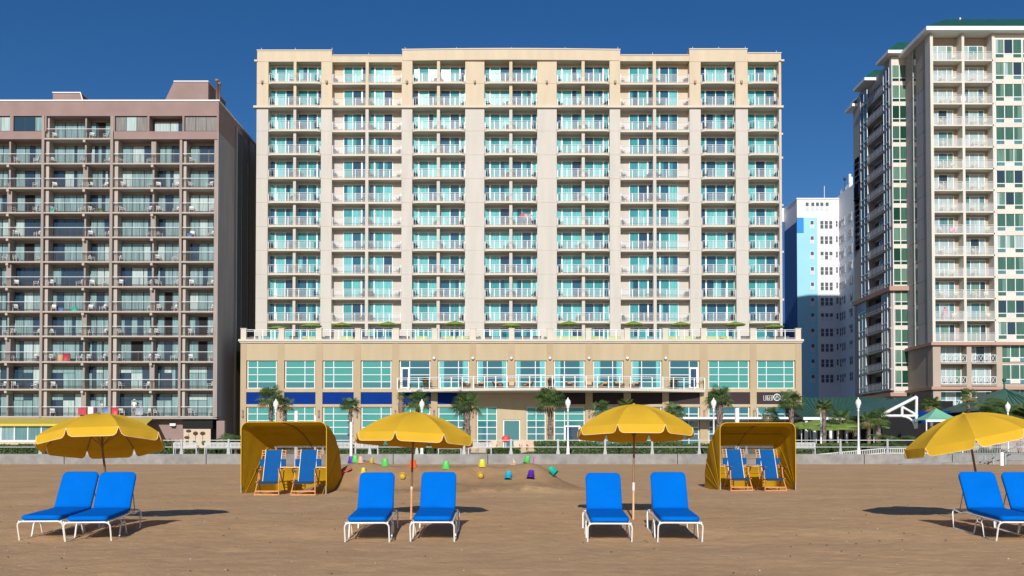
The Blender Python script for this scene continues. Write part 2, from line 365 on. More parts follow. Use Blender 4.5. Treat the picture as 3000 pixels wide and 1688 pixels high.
# boardwalk railing: one thing, posts and rails as parts
rail = thing('boardwalk_railing', 'grey steel two-rail railing standing on top of the concrete seawall', 'railing', (0, 0, 0))
zr1, zr2 = Z(1290, DW), Z(1310, DW)
for zz, r in ((zr1, 0.026), (zr2, 0.023)):
    mb = MB(); mb.tube([(-60, DW+0.22, zz), (60, DW+0.22, zz)], r, 8); mb.build('rail', 'rail_white', rail)
pm = MB(); pm.add([(-0.14,-0.05,0),(0.14,-0.05,0),(0.14,0.05,0),(-0.14,0.05,0),(-0.075,-0.05,0.42),(0.075,-0.05,0.42),(0.075,0.05,0.42),(-0.075,0.05,0.42)], [(3,2,1,0),(0,1,5,4),(1,2,6,5),(2,3,7,6),(3,0,4,7),(4,5,6,7)])
pm.box(-0.07, -0.045, 0.42, 0.07, 0.045, zr1-ZB+0.09); pme = pm.mesh('rail_post', 'galv')
sp = 138.3
for k in range(-4, 17):
    px = 1497+sp*(k-7)
    if -40 < px < 3080 and not (2360 < px < 2400): link('post', pme, rail, (X(px, DW, 1320), DW+0.22, ZB))
# ---------------------------------------------------------------- main hotel
DT, DP = 120.0, 112.3
hotel = thing('hotel_building', 'large cream hotel with teal glass, white balconies and wide tan base', 'building', (0, DP, ZB))
def HB(mb, name, m, parent=None, bevel=0): 
    o = mb.build(name, m, parent or hotel)
    if parent is None: o.location = -Vector(hotel.location)
    return o
tx = lambda px: X(px, DT, 300)
zbot0, zbot10 = Z(248, DT), Z(948, DT); SH = (zbot0-zbot10)/10          # storey height
zk = [zbot0-SH*k for k in range(11)]                                     # slab undersides
TS = 0.27; REC = 1.25
zterr = Z(1000, DP); zcorn = Z(311, DT)
Lx, Rx = tx(752), tx(2289)
core = MB(); core.box(Lx+0.05, DT+REC, zterr, Rx-0.05, DT+20, Z(160, DT)-0.15)
HB(core, 'wall', 'cream')
top = MB(); top.box(Lx+0.04, DT+REC-0.012, zcorn, Rx-0.04, DT+REC+0.2, Z(180, DT)+0.4); HB(top, 'upper_wall', 'tan')
# pilasters (stacked per floor with shadow joints)
pil = [(752,786),(941,973),(1177,1208),(1363,1419),(1574,1631),(1786,1817),(2020,2053),(2155,2191),(2282,2289)]
for a, b_ in pil:
    lo = MB(); hi = MB(); x0, x1 = tx(a), tx(b_)
    z = zterr; 
    levels = [zterr]+[q+TS*0.5 for q in reversed(zk)]+[Z(180, DT)+0.1]
    for i in range(len(levels)-1):
        z0, z1 = levels[i], levels[i+1]
        (lo if i < 10 else hi).box(x0, DT, z0+0.02, x1, DT+REC+0.02, z1-0.02)
    lo.box(x0+0.03, DT+0.03, zterr, x1-0.03, DT+REC, zcorn); hi.box(x0+0.03, DT+0.03, zcorn+0.01, x1-0.03, DT+REC, Z(180, DT))
    HB(lo, 'pilaster', 'cream'); HB(hi, 'pilaster', 'tan')
# parapets
def arc_poly(x0, x1, y0, bow, yb, n=16):
    """front edge from x0 to x1 bowing out towards the viewer, back edge at yb; ccw"""
    f = []
    for i in range(n+1):
        t = i/n; f.append((x0+(x1-x0)*t, y0-bow*math.sin(math.pi*t)))
    return f+[(x1, yb), (x0, yb)]
def bow_poly(x0, x1, y0, b, yb, ch=0.75):
    f = [(x0, y0)]
    for i in range(1, 6): t = i/6*math.pi/2; f.append((x0+ch*math.sin(t) if False else x0+ch*(1-math.cos(t)), y0-b*math.sin(t)))
    f.append((x0+ch, y0-b)); f.append((x1-ch, y0-b))
    for i in range(5, 0, -1): t = i/6*math.pi/2; f.append((x1-ch*(1-math.cos(t)), y0-b*math.sin(t)))
    return f+[(x1, y0), (x1, yb), (x0, yb)]
ztopA = Z(181, DT)
par = MB()
par.box(tx(753), DT-0.04, ztopA, tx(972), DT+2, Z(149, DT))
par.box(tx(972)+0.01, DT+0.02, Z(182, DT), tx(1178)-0.01, DT+2, Z(163, DT))
par.prism(arc_poly(tx(1178), tx(1817), DT-0.04, 0.28, DT+2), Z(178, DT), Z(146.5, DT))
par.box(tx(1817)+0.01, DT+0.02, Z(179, DT), tx(2020)-0.01, DT+2, Z(162, DT))
par.box(tx(2020), DT-0.04, ztopA, tx(2190), DT+2, Z(145, DT))
par.box(tx(2190)+0.01, DT+0.0, ztopA, tx(2289), DT+2, Z(156, DT))
HB(par, 'parapet', 'tan')
cop = MB()
for a, b_, y, f in ((752,973,147,-.12),(974,1177,161,-.06),(1818,2019,160.5,-.06),(2019,2191,143.2,-.12),(2191.5,2290,154.5,-.08)):
    cop.box(tx(a), DT+f, Z(y+2.5, DT)+0.004, tx(b_), DT+2.1, Z(y, DT)+0.02)
cop.prism(arc_poly(tx(1177), tx(1818), DT-0.12, 0.28, DT+2.1), Z(147.5, DT), Z(144.5, DT))
HB(cop, 'coping', 'trim')
cn = MB(); cn.box(Lx-0.35, DT-0.30, Z(317.5, DT), Rx+0.2, DT+0.5, Z(311.5, DT)); cn.box(Lx-0.30, DT-0.15, Z(181, DT), Lx+0.1, DT+19, Z(176, DT)); cn.box(Rx-0.1, DT-0.2, Z(181, DT), Rx+0.35, DT+19, Z(176, DT))
HB(cn, 'cornice', 'trim')
for py in (392, 462, 601, 738, 878):
    nb = MB(); nb.box(Rx-0.05, DT+0.1, Z(py, DT)-0.1, Rx+0.22, DT+0.5, Z(py, DT)+0.15); HB(nb, 'scupper', 'trim')
# lightning rods & spot lights
for px, py in ((763,148),(863,148),(971,148),(1079,163),(1186,146),(1337,146),(1498,146),(1656,146),(1811,146),(1913,162),(2031,145),(2108,145),(2186,145),(2277,156)):
    r = MB(); r.tube([(tx(px), DT+0.3, Z(py, DT)), (tx(px), DT+0.3, Z(py, DT)+0.45)], 0.025, 5); HB(r, 'lightning_rod', 'white_rail')
for px in (768, 957, 1192, 1391, 1602, 1802, 2036, 2172):
    r = MB(); r.box(tx(px)-0.14, DT-0.28, Z(240, DT), tx(px)+0.14, DT+0.0-0.005, Z(237, DT)); r.lathe([(0.05,-.3),(0.14,-.22),(0.15,0)], (tx(px), DT-0.2, Z(240, DT)), 8); HB(r, 'floodlight', 'tan_dark')

# balcony bays: (x0, xdiv0, xdiv1, x1, bowed)
bays = [(786,860,868,941,1),(973,1071,1080,1177,0),(1208,1280,1289,1363,1),(1419,1492,1501,1574,1),(1631,1704,1713,1786,1),(1817,1913,1922,2020,0),(2053,None,None,2155,1),(2191,None,None,2282,1)]
BN = ['first','second','third','fourth','fifth','sixth','seventh','eighth']
for a, d0, d1, b_, bow in bays:
    if d0:
        for z0, z1, mm in ((zterr, zcorn, 'cream'), (zcorn+0.005, Z(178, DT), 'tan')):
            q = MB(); q.box(tx(d0), DT-0.02, z0, tx(d1), DT+REC+0.02, z1); HB(q, 'divider', mm)
WM = ['white_frame', 'glass_dark', 'glass_teal', 'glass_aqua', 'glass_deep']
def door_mesh(segs, H, rnd, opn=False):
    """segs: list of (kind, width) left to right; p = pane, t = thick post, m = mullion, w = wall"""
    mb = MB(); x = 0; tot = 0
    pal = [1, 1, 1, 2, 2, 2, 3, 3, 3, 4]
    for k, w_ in segs:
        if k == 'w': x += w_; continue
        if k in 'mt': mb.box(x, -0.10 if k == 't' else -0.08, 0.02, x+w_, 0.02, H, 0)
        else:
            c = rnd.choice(pal)
            if c in (1, 4) and rnd.random() < 0.35 and w_ > 0.7:      # curtain drawn half way
                s = rnd.uniform(0.25, 0.6)*w_; cc = rnd.choice([2, 3])
                if rnd.random() < 0.5: mb.box(x, -0.02, 0.08, x+s, 0.02, H-0.07, cc); mb.box(x+s, -0.018, 0.08, x+w_, 0.02, H-0.07, c)
                else: mb.box(x, -0.018, 0.08, x+w_-s, 0.02, H-0.07, c); mb.box(x+w_-s, -0.02, 0.08, x+w_, 0.02, H-0.07, cc)
            else: mb.box(x, -0.02, 0.08, x+w_, 0.02, H-0.07, c)
        x += w_
    xs_ = 0; first = segs[0][1] if segs[0][0] == 'w' else 0; last = segs[-1][1] if segs[-1][0] == 'w' else 0
    mb.box(first, -0.07, H-0.07, x-last, 0.02, H, 0); mb.box(first, -0.09, 0.0, x-last, 0.02, 0.08, 0)
    return mb.mesh('balcony_door', WM)
rnd = random.Random(11); DH = SH-TS-0.28
def scale_segs(segs, W):
    s = sum(w_ for k, w_ in segs); return [(k, w_*W/s) for k, w_ in segs]
segA_L = [('m',.05),('p',.5),('t',.15),('p',1.0),('m',.09),('p',1.0),('m',.05)]; segA_R = list(reversed(segA_L))
segB_L = [('w',1.15),('m',.07),('p',.97),('m',.08),('p',.97),('t',.16),('p',.44),('m',.05)]; segB_R = list(reversed(segB_L))
segG = [('m',.05),('p',.52),('t',.15),('p',.94),('m',.08),('p',.94),('t',.15),('p',.64),('m',.05)]
segH = [('m',.05),('p',.84),('m',.10),('p',.88),('m',.10),('p',.88),('m',.05),('w',.18)]
def cellW(a, b_): return tx(b_)-tx(a)
pools = {}
for key, sg, W, n in (('AL', segA_L, cellW(786,860), 9), ('AR', segA_R, cellW(868,941), 9), ('BL', segB_L, cellW(973,1071), 7), ('BR', segB_R, cellW(1080,1177), 7), ('G', segG, cellW(2053,2155), 5), ('H', segH, cellW(2191,2282), 5)):
    pools[key] = [door_mesh(scale_segs(sg, W), DH, rnd) for _ in range(n)]
def railing_mesh(poly, name='railing', base=0.0, H=1.05, sp=0.125, post=1.5, mats=('white_rail',), bal=0.012):
    """poly: polyline of (x,y)"""
    mb = MB()
    for a, b_ in zip(poly[:-1], poly[1:]):
        a = Vector((*a, 0)); b_ = Vector((*b_, 0)); Ln = (b_-a).length
        if Ln < 1e-3: continue
        for z, r in ((H, 0.035), (H-0.16, 0.018), (0.1, 0.02)): mb.tube([a+Vector((0,0,base+z)), b_+Vector((0,0,base+z))], r, 4)
        n = max(1, int(Ln/sp))
        for i in range(n+1):
            p = a+(b_-a)*(i/n); mb.box(p.x-bal, p.y-bal, base+0.1, p.x+bal, p.y+bal, base+H-0.16)
    L_ = [Vector((*p, 0)) for p in poly]; tot = sum((q-p).length for p, q in zip(L_[:-1], L_[1:])); n = max(2, round(tot/post)); 
    for i in range(n+1):
        s = tot*i/n
        for p, q in zip(L_[:-1], L_[1:]):
            d = (q-p).length
            if s <= d+1e-6: c = p+(q-p)*(s/d if d else 0); break
            s -= d
        mb.box(c.x-0.03, c.y-0.03, base, c.x+0.03, c.y+0.03, base+H)
    return mb.mesh(name, list(mats))
slabs = []; rails_ = []
for a, d0, d1, b_, bow in bays:
    x0, x1 = 0.015, tx(b_)-tx(a)-0.015
    mb = MB()
    poly = bow_poly(x0, x1, 0.03, 0.42, REC-0.01) if bow else [(x0, -0.01), (x1, -0.01), (x1, REC-0.01), (x0, REC-0.01)]
    mb.prism(poly, 0, TS); slabs.append(mb.mesh('balcony', ['trim']))
    rp = [(x+ (0.06 if x < x1/2 else -0.06), y+0.07) for x, y in (poly[:-2] if bow else poly[:2])]
    rails_.append(railing_mesh(rp, base=TS))
ndoor = 0; stuffdoors = []
ROOMS = []   # (room index, floor from top, x0, x1, floor z, y)
for k in range(10, -1, -1):
    room = 0
    for bi, (a, d0, d1, b_, bow) in enumerate(bays):
        bal = link('balcony', slabs[bi], hotel, Vector((tx(a), DT, zk[k]))-hotel.location)
        link('railing', rails_[bi], bal, (0, 0, 0))
        cells = [(a, d0, 'BL' if not bow else 'AL'), (d1, b_, 'BR' if not bow else 'AR')] if d0 else [(a, b_, 'G' if bi == 6 else 'H')]
        for ca, cb, key in cells:
            me = rnd.choice(pools[key]); room += 1
            ROOMS.append((room, k, tx(ca), tx(cb), zk[k]+TS, bow))
            loc = Vector((tx(ca)-tx(a), REC-0.02, TS))
            if ndoor < 100: link('balcony_door', me, bal, loc); ndoor += 1
            else: stuffdoors.append((me, Vector((tx(ca), DT+REC-0.02, zk[k]+TS))))
# terrace-level rooms below the last slab
for bi, (a, d0, d1, b_, bow) in enumerate(bays):
    cells = [(a, d0, 'BL' if not bow else 'AL'), (d1, b_, 'BR' if not bow else 'AR')] if d0 else [(a, b_, 'G' if bi == 6 else 'H')]
    for ca, cb, key in cells: stuffdoors.append((rnd.choice(pools[key]), Vector((tx(ca), DT+REC-0.02, zterr+0.25))))
sdm = MB()
for me, off in stuffdoors:
    o = len(sdm.v); sdm.v += [tuple(Vector(v.co)+off) for v in me.vertices]
    for p in me.polygons: sdm.f.append([o+i for i in p.vertices]); sdm.m.append(p.material_index); sdm.sm.append(False)
so_ = HB(sdm, 'balcony_door', WM); so_['kind'] = 'stuff'

# ---- podium
pxs = lambda px: X(px, DP, 1000)
zb = ZB-0.2
core = MB(); core.box(pxs(707), DP+0.32, zb, pxs(2346), DT+20.2, Z(1003, DP)-0.02); HB(core, 'podium_core', 'podium_tan')
PI_ = [(705,722),(813,833),(925,945),(1037,1057),(1149,1169),(1263,1282),(1376,1395),(1488,1508),(1601,1621),(1715,1736),(1827,1848),(1940,1959),(2050,2073),(2197,2216),(2330,2348)]
bx = [(PI_[i][1], PI_[i+1][0]) for i in range(14)]
for i, (a, b_) in enumerate(PI_):
    if i == 7: # plain over the entrance: pilaster only above the balcony
        q = MB(); q.box(pxs(a), DP, Z(1149, DP)+0.003, pxs(b_), DP+0.33, Z(1004, DP)); HB(q, 'pilaster', 'tan_dark'); continue
    q = MB(); q.box(pxs(a), DP, zb, pxs(b_), DP+0.33, Z(1004, DP)); HB(q, 'pilaster', 'tan_dark')
band = MB()
for i, (a, b_) in enumerate(bx):
    x0, x1 = pxs(a), pxs(b_)
    band.box(x0, DP+0.04, Z(1056, DP), x1, DP+0.33, Z(1004, DP))
    band.box(x0, DP+0.04, Z(1149, DP), x1, DP+0.33, Z(1138.5, DP))
    if i not in (6, 7): band.box(x0, DP+0.04, Z(1192, DP), x1, DP+0.33, Z(1184.5, DP))
# central entrance wall
x0, x1 = pxs(1395), pxs(1601)
band.box(x0, DP+0.05, Z(1192, DP), x1, DP+0.33, Z(1149, DP)-0.003)
band.box(pxs(1457), DP+0.05, Z(1230, DP), pxs(1541), DP+0.33, Z(1192, DP)-0.002)
band.box(pxs(1457), DP+0.05, zb, pxs(1474), DP+0.33, Z(1230, DP)-0.002); band.box(pxs(1524), DP+0.05, zb, pxs(1541), DP+0.33, Z(1230, DP)-0.002)
HB(band, 'wall', 'podium_tan')
cn = MB(); cn.box(pxs(700), DP-0.28, Z(1001, DP), pxs(2353), DP+0.5, Z(994.5, DP)); cn.box(pxs(703), DP-0.14, Z(1005, DP), pxs(2350), DP+0.31, Z(1001, DP)-0.003)
cn.box(pxs(701), DP+0.501, Z(1001, DP), pxs(705), DT+20, Z(994.5, DP)); cn.box(pxs(705), DP+0.5, Z(1000, DP), pxs(2347), DT+REC, Z(998.5, DP))
HB(cn, 'cornice', 'trim')
# sign panels
for i, (a, b_) in enumerate(bx):
    if i in (6, 7): continue
    q = MB(); q.box(pxs(a)+0.01, DP+0.14, Z(1184.5, DP), pxs(b_)-0.01, DP+0.30, Z(1149, DP))
    HB(q, 'sign_panel', 'sign_blue' if i < 6 else 'sign_brown')
# windows of the podium
PM = ['white_frame', 'pod_glass', 'pod_glass_dark', 'pod_mid', 'glass_aqua', 'glass_deep']
def grid_window(x0, x1, rows, cols, zt, shades, name='window', y=DP+0.22, par=None, fw=0.038):
    """rows: heights list as pixel ys top to bottom; cols: fractions of verticals"""
    mb = MB(); W = x1-x0; cx = [0]+list(cols)+[1]
    zz = [Z(p, DP) for p in rows]
    for i in range(len(zz)-1):
        for j in range(len(cx)-1):
            s = shades(i, j); mb.box(x0+W*cx[j]+0.01, y+0.02, zz[i+1], x0+W*cx[j+1]-0.01, y+0.06, zz[i], s)
            if s == 1: # darker strip along the top of the pane
                mb.box(x0+W*cx[j]+0.01, y+0.015, zz[i]-0.13, x0+W*cx[j+1]-0.01, y+0.055, zz[i], 2)
    for i, z_ in enumerate(zz): mb.box(x0, y-0.02, z_-fw, x1, y+0.05, z_+fw, 0)
    for j, c_ in enumerate(cx):
        if c_ in (0, 1): xa = x0 if c_ == 0 else x1-2*fw; mb.box(xa, y-0.03, zz[-1]+fw+.003, xa+2*fw, y+0.05, zz[0]-fw-.003, 0)
        else: mb.box(x0+W*c_-fw, y-0.03, zz[-1]+fw+.003, x0+W*c_+fw, y+0.05, zz[0]-fw-.003, 0)
    return HB(mb, name, PM)
R1 = [1057, 1077, 1098, 1118.5, 1137]
for i, (a, b_) in enumerate(bx):
    x0, x1 = pxs(a)+0.12, pxs(b_)-0.12
    if i == 4:
        grid_window(x0, x1, [1057, 1077, 1098, 1118.5, 1137], [0.32], 0, lambda r, c: 3 if r < 3 else 2)
        d = MB(); d.box(x0+0.15, DP+0.10, Z(1137, DP), x0+1.15, DP+0.185, Z(1076, DP), 0); d.box(x0+0.28, DP+0.08, Z(1134, DP), x0+0.95, DP+0.11, Z(1081, DP), 1); HB(d, 'door', ['white_frame', 'glass_deep'])
    elif i == 11:
        grid_window(x0, x1, [1057, 1077, 1098, 1118.5, 1137], [0.68], 0, lambda r, c: 3 if r < 3 else 2)
        d = MB(); d.box(x1-1.15, DP+0.10, Z(1137, DP), x1-0.1, DP+0.185, Z(1076, DP), 0); d.box(x1-0.95, DP+0.08, Z(1134, DP), x1-0.28, DP+0.11, Z(1081, DP), 1); HB(d, 'door', ['white_frame', 'glass_deep'])
    elif i < 4: grid_window(x0, x1, R1, [0.34 if i % 2 == 0 else 0.66], 0, lambda r, c: 1 if r < 3 else 2)
    elif i >= 12: grid_window(x0, x1, R1, [0.25, 0.75 if i == 12 else 0.73], 0, lambda r, c: 1)
    else:
        o = grid_window(x0, x1, R1, [0.34 if i % 2 == 0 else 0.66], 0, lambda r, c: 3 if r < 3 else 2)
        cu = MB(); w_ = (x1-x0)
        cu.box(x0+0.11, DP+0.215, Z(1135, DP), x0+w_*rnd.uniform(.16, .24), DP+0.235, Z(1058, DP)); HB(cu, 'curtain', 'glass_aqua')
        cu = MB(); cu.box(x1-w_*rnd.uniform(.16, .24), DP+0.215, Z(1135, DP), x1-0.11, DP+0.235, Z(1058, DP)); HB(cu, 'curtain', 'glass_aqua')
R2 = [1193, 1213, 1232.5, 1252, 1271.5, 1290.5, 1311]
for i, (a, b_) in enumerate(bx):
    x0, x1 = pxs(a)+0.12, pxs(b_)-0.12
    if i == 6: x1 = pxs(1456)
    if i == 7: x0 = pxs(1543)
    sh_ = (lambda r, c: 1 if r < 2 else 2) if 4 <= i <= 10 else (lambda r, c: 1 if r < 4 else 2) if i < 4 else (lambda r, c: 3 if (r+c) % 3 else 2)
    cols = [0.5] if i in (6, 7) else [0.25, 0.75] if i >= 12 else [0.34 if i % 2 == 0 else 0.66]
    grid_window(x0, x1, R2, cols, 0, sh_)
d = MB(); d.box(pxs(1474)+.01, DP+0.16, zb, pxs(1524)-.01, DP+0.26, Z(1230, DP)-.01, 0); d.box(pxs(1477), DP+0.13, zb, pxs(1521), DP+0.17, Z(1233, DP), 1); HB(d, 'entrance_door', ['white_frame', 'pod_glass_dark'])
for x_ in (1700, ):
    d = MB(); d.box(pxs(1652), DP+0.08, zb, pxs(1700), DP+0.18, Z(1247, DP), 0); d.box(pxs(1657), DP+0.06, zb, pxs(1695), DP+0.10, Z(1251, DP), 1); HB(d, 'entrance_door', ['white_frame', 'glass_deep'])
# wall lamps: round ones above, slender sconces below
for px in (1272, 1385.5, 1498, 1611, 1725.5, 1837.5, 1949.5):
    q = MB(); q.box(pxs(px)-0.06, DP-0.12, Z(1052, DP), pxs(px)+0.06, DP-0.004, Z(1049, DP), 1); q.ball((pxs(px), DP-0.22, Z(1050, DP)), 0.19, m=0); HB(q, 'wall_lamp', ['white_plastic', 'dark_metal'])
for px in (713, 823, 935, 1047, 1159, 1272, 1385.5, 1611, 1725.5, 1837.5, 1949.5, 2062, 2207, 2339):
    q = MB(); q.box(pxs(px)-0.07, DP-0.15, Z(1221, DP), pxs(px)+0.07, DP-0.004, Z(1205, DP)); q.lathe([(0.03,-.18),(.09,-.05),(.11,.12),(.05,.2)], (pxs(px), DP-0.13, Z(1221, DP)), 8); q.lathe([(0.05,-.1),(.11,0),(.09,.1),(.02,.2)], (pxs(px), DP-0.13, Z(1205, DP)), 8); HB(q, 'wall_sconce', 'pink_stucco')
# second-floor curved balcony
xa, xb = pxs(1167), pxs(2060)
def yb(x):
    t = (x-xa)/(xb-xa); return DP-0.9-3.6*math.sin(math.pi*t)
n = 40; front = [(xa+(xb-xa)*i/n, yb(xa+(xb-xa)*i/n)) for i in range(n+1)]
zs0, zs1 = Z(1147.5, DP-2), Z(1139.5, DP-2)
q = MB(); q.prism(front+[(xb, DP+0.03), (xa, DP+0.03)], zs0, zs1); pb = q.build('podium_balcony', 'trim', hotel, -Vector(hotel.location))
mb = MB(); Hh = Z(1106, DP-2)-zs1
pts = [Vector((x, y+0.15, zs1)) for x, y in front]
for z_, r in ((Hh, .04), (Hh-.2, .025), (.12, .025)): mb.tube([p+Vector((0,0,z_)) for p in pts], r, 5); mb.tube([pts[0]+Vector((0,0,z_)), Vector((xa+.1, DP, zs1+z_))], r, 5); mb.tube([pts[-1]+Vector((0,0,z_)), Vector((xb-.1, DP, zs1+z_))], r, 5)
npost = 28
for i in range(npost+1):
    x = xa+(xb-xa)*i/npost; y = yb(x)+0.15; mb.box(x-.05, y-.04, zs1, x+.05, y+.04, zs1+Hh)
mb.build('railing', 'white_rail', pb)
# terrace railing on the podium: piers and panels
TP = [705, 816, 926, 1040, 1152.5, 1265, 1378, 1491, 1603.5, 1716.5, 1830, 1942, 2054, 2198.5, 2331]
ztr = Z(994.5, DP)
for p in TP:
    w_ = 17
    q = MB(); q.box(pxs(p), DP+0.02, ztr+.002, pxs(p+16), DP+0.45, Z(963.5, DP)); q.box(pxs(p)-.05, DP-.03, Z(963.5, DP)+.002, pxs(p+16)+.05, DP+.5, Z(961.5, DP)); HB(q, 'terrace_pier', 'trim')
for i in range(14):
    x0, x1 = pxs(TP[i]+16), pxs(TP[i+1]); mb = MB(); y = DP+0.25
    for z_, r in ((Z(966, DP), .045), (Z(970.5, DP), .028), (Z(990, DP), .03)): mb.tube([(x0, y, z_), (x1, y, z_)], r, 5)
    n = 3
    for j in range(1, n+1): xx = x0+(x1-x0)*j/(n+1); mb.box(xx-.045, y-.03, ztr, xx+.045, y+.03, Z(966, DP))
    HB(mb, 'terrace_railing', 'white_rail')
# white entrance canopy over the restaurant front
q = MB(); q.box(pxs(1962), DP-2.4, Z(1229, DP-1), pxs(2372), DP-0.01, Z(1223, DP-1)); cnp = HB(q, 'canopy', 'white_paint')
for px in (1990, 2100, 2210, 2335): 
    r = MB(); r.tube([(pxs(px), DP+0.0, Z(1192, DP)), (pxs(px+8), DP-2.2, Z(1223, DP-1)+.02)], .03, 5); r.build('tie_rod', 'white_rail', cnp)
# restaurant sign lettering: raised letters cut as strokes
def letters(txt, x, y, z, h, w_, gap, m, par, th=0.05, name='letter', horizontal=True, sw=0.22, axis='x', stack=0):
    S = {'L':[(0,0,0,1),(0,0,1,0)],'A':[(0,0,0,1),(1,0,1,1),(0,1,1,1),(0,.45,1,.45)],'G':[(0,0,0,1),(0,1,1,1),(0,0,1,0),(1,0,1,.5),(.5,.5,1,.5)],'E':[(0,0,0,1),(0,1,1,1),(0,.5,.8,.5),(0,0,1,0)],
         'R':[(0,0,0,1),(0,1,1,1),(1,.5,1,1),(0,.5,1,.5),(.45,.5,1,0)],'O':[(0,0,0,1),(1,0,1,1),(0,1,1,1),(0,0,1,0)],'I':[(.5,0,.5,1)],'Z':[(0,1,1,1),(0,0,1,0),(1,1,0,0)],'N':[(0,0,0,1),(1,0,1,1),(0,1,1,0)],
         'C':[(0,0,0,1),(0,1,1,1),(0,0,1,0)],'B':[(0,0,0,1),(0,1,.9,1),(0,.5,1,.5),(0,0,1,0),(1,0,1,1)],'H':[(0,0,0,1),(1,0,1,1),(0,.5,1,.5)],'U':[(0,0,0,1),(1,0,1,1),(0,0,1,0)],'S':[(0,1,1,1),(0,.5,0,1),(0,.5,1,.5),(1,0,1,.5),(0,0,1,0)]}
    mb = MB(); s = sw*w_
    for i, ch in enumerate(txt):
        ox = (w_+gap)*i if not stack else 0; oz = -stack*i if stack else 0
        for (x0, z0, x1, z1) in S.get(ch, []):
            A = Vector((ox+s/2+x0*(w_-s), z0*(h-s)+s/2+oz)); B = Vector((ox+s/2+x1*(w_-s), z1*(h-s)+s/2+oz)); d = (B-A).normalized()*s/2; nrm = Vector((-d.y, d.x))
            A = A-d; B = B+d
            q = [A+nrm, A-nrm, B-nrm, B+nrm]
            if axis == 'x': vs_ = [(x+a.x, y, z+a.y) for a in q]+[(x+a.x, y-th, z+a.y) for a in q]
            else: vs_ = [(x, y-a.x, z+a.y) for a in q]+[(x-th, y-a.x, z+a.y) for a in q]
            mb.add(vs_, [(0,1,2,3),(7,6,5,4),(0,4,5,1),(1,5,6,2),(2,6,7,3),(3,7,4,0)])
    return mb.build(name, m, par, -Vector(par.location))
zl = Z(1173.5, DP); hl = Z(1158.5, DP)-zl; xl = pxs(2236.5)
letters('LAGER', xl, DP+0.138, zl, hl, 0.185, 0.05, 'white_paint', hotel, name='sign_lettering', sw=.2)
letters('HEADS', pxs(2287), DP+0.138, zl, hl, 0.185, 0.05, 'white_paint', hotel, name='sign_lettering', sw=.2)
q = MB(); cxx, czz = pxs(2276), Z(1164, DP)
v = []; R = .42
for r_, m_ in ((R, 0), (R*.8, 1)):
    pts = [(cxx+r_*math.cos(i*math.pi/12), DP+0.135-(0 if m_ == 0 else .02), czz+r_*math.sin(i*math.pi/12)) for i in range(24)]
    q.add(pts+[(p[0], p[1]-.03, p[2]) for p in pts], [tuple(range(24, 48))]+[(i, (i+1) % 24, 24+(i+1) % 24, 24+i) for i in range(24)], m_)
q.tube([(cxx-.18, DP+.07, czz-.15), (cxx, DP+.07, czz+.2), (cxx+.2, DP+.07, czz-.12)], .04, 5, 0)
HB(q, 'sign_emblem', ['white_plastic', 'green_roof2'])
# ---------------------------------------------------------------- left building
DL = 110.0
lx = lambda px: X(px, DL, 700)
LB = thing('hotel_building', 'pinkish brown beachfront hotel block with dark railings, leftmost building', 'building', (lx(300), DL, ZB))
def LBb(mb, name, m, parent=None): 
    o = mb.build(name, m, parent or LB)
    if parent is None: o.location = -Vector(LB.location)
    return o
XR = lx(636); XLo = lx(-330); REL = 1.55
zroof = Z(297, DL); sY = [410,483,555,627,699,771,844,917,989,1064,1145,1225]
zs = [Z(y, DL) for y in sY]
core = MB(); core.box(XLo, DL+REL, zs[-1], XR, DL+33, zroof-0.1); LBb(core, 'wall', 'mauve_conc')
gr = MB(); gr.box(XLo, DL+1.2, ZB-.2, lx(537), DL+33, zs[-1]-0.003); gr.box(lx(537), DL+3.5, ZB-.2, XR, DL+33, zs[-1]-0.003); gr.box(XR-.02, DL+0.3, ZB-.2, XR+.9, DL+1.0, zs[-1]-.3); LBb(gr, 'ground_wall', 'pink_stucco')
side = MB(); side.box(XR+0.002, DL-0.02, zs[-1]+.1, XR+0.10, DL+33.1, Z(385, DL)); side.box(XR+.01, DL+1, ZB-.2, XR+0.09, DL+33.1, zs[-1]+.1); LBb(side, 'side_wall', 'side_conc')
side = MB(); side.box(XR+0.002, DL-0.02, Z(385, DL)+.01, XR+0.12, DL+33.1, zroof-.05); LBb(side, 'side_wall', 'pink_stucco')
def sideD(px): return XR*F/(px-1500)
for p0, p1, y0 in ((683,700,390),(703,716,405),(722,738,420)):
    d0, d1 = sideD(p0), sideD(p1); q = MB(); q.box(XR+.08, d0, ZB, XR+.17, d1, Z(y0, (d0+d1)/2)); LBb(q, 'stair_recess_dark', 'slate_glass')  # shade of the fire-escape recesses drawn as dark panels
q = MB(); d0 = sideD(681); q.box(XR+.05, d0, ZB, XR+.32, d0+.4, Z(370, d0)); LBb(q, 'downpipe', 'side_conc')
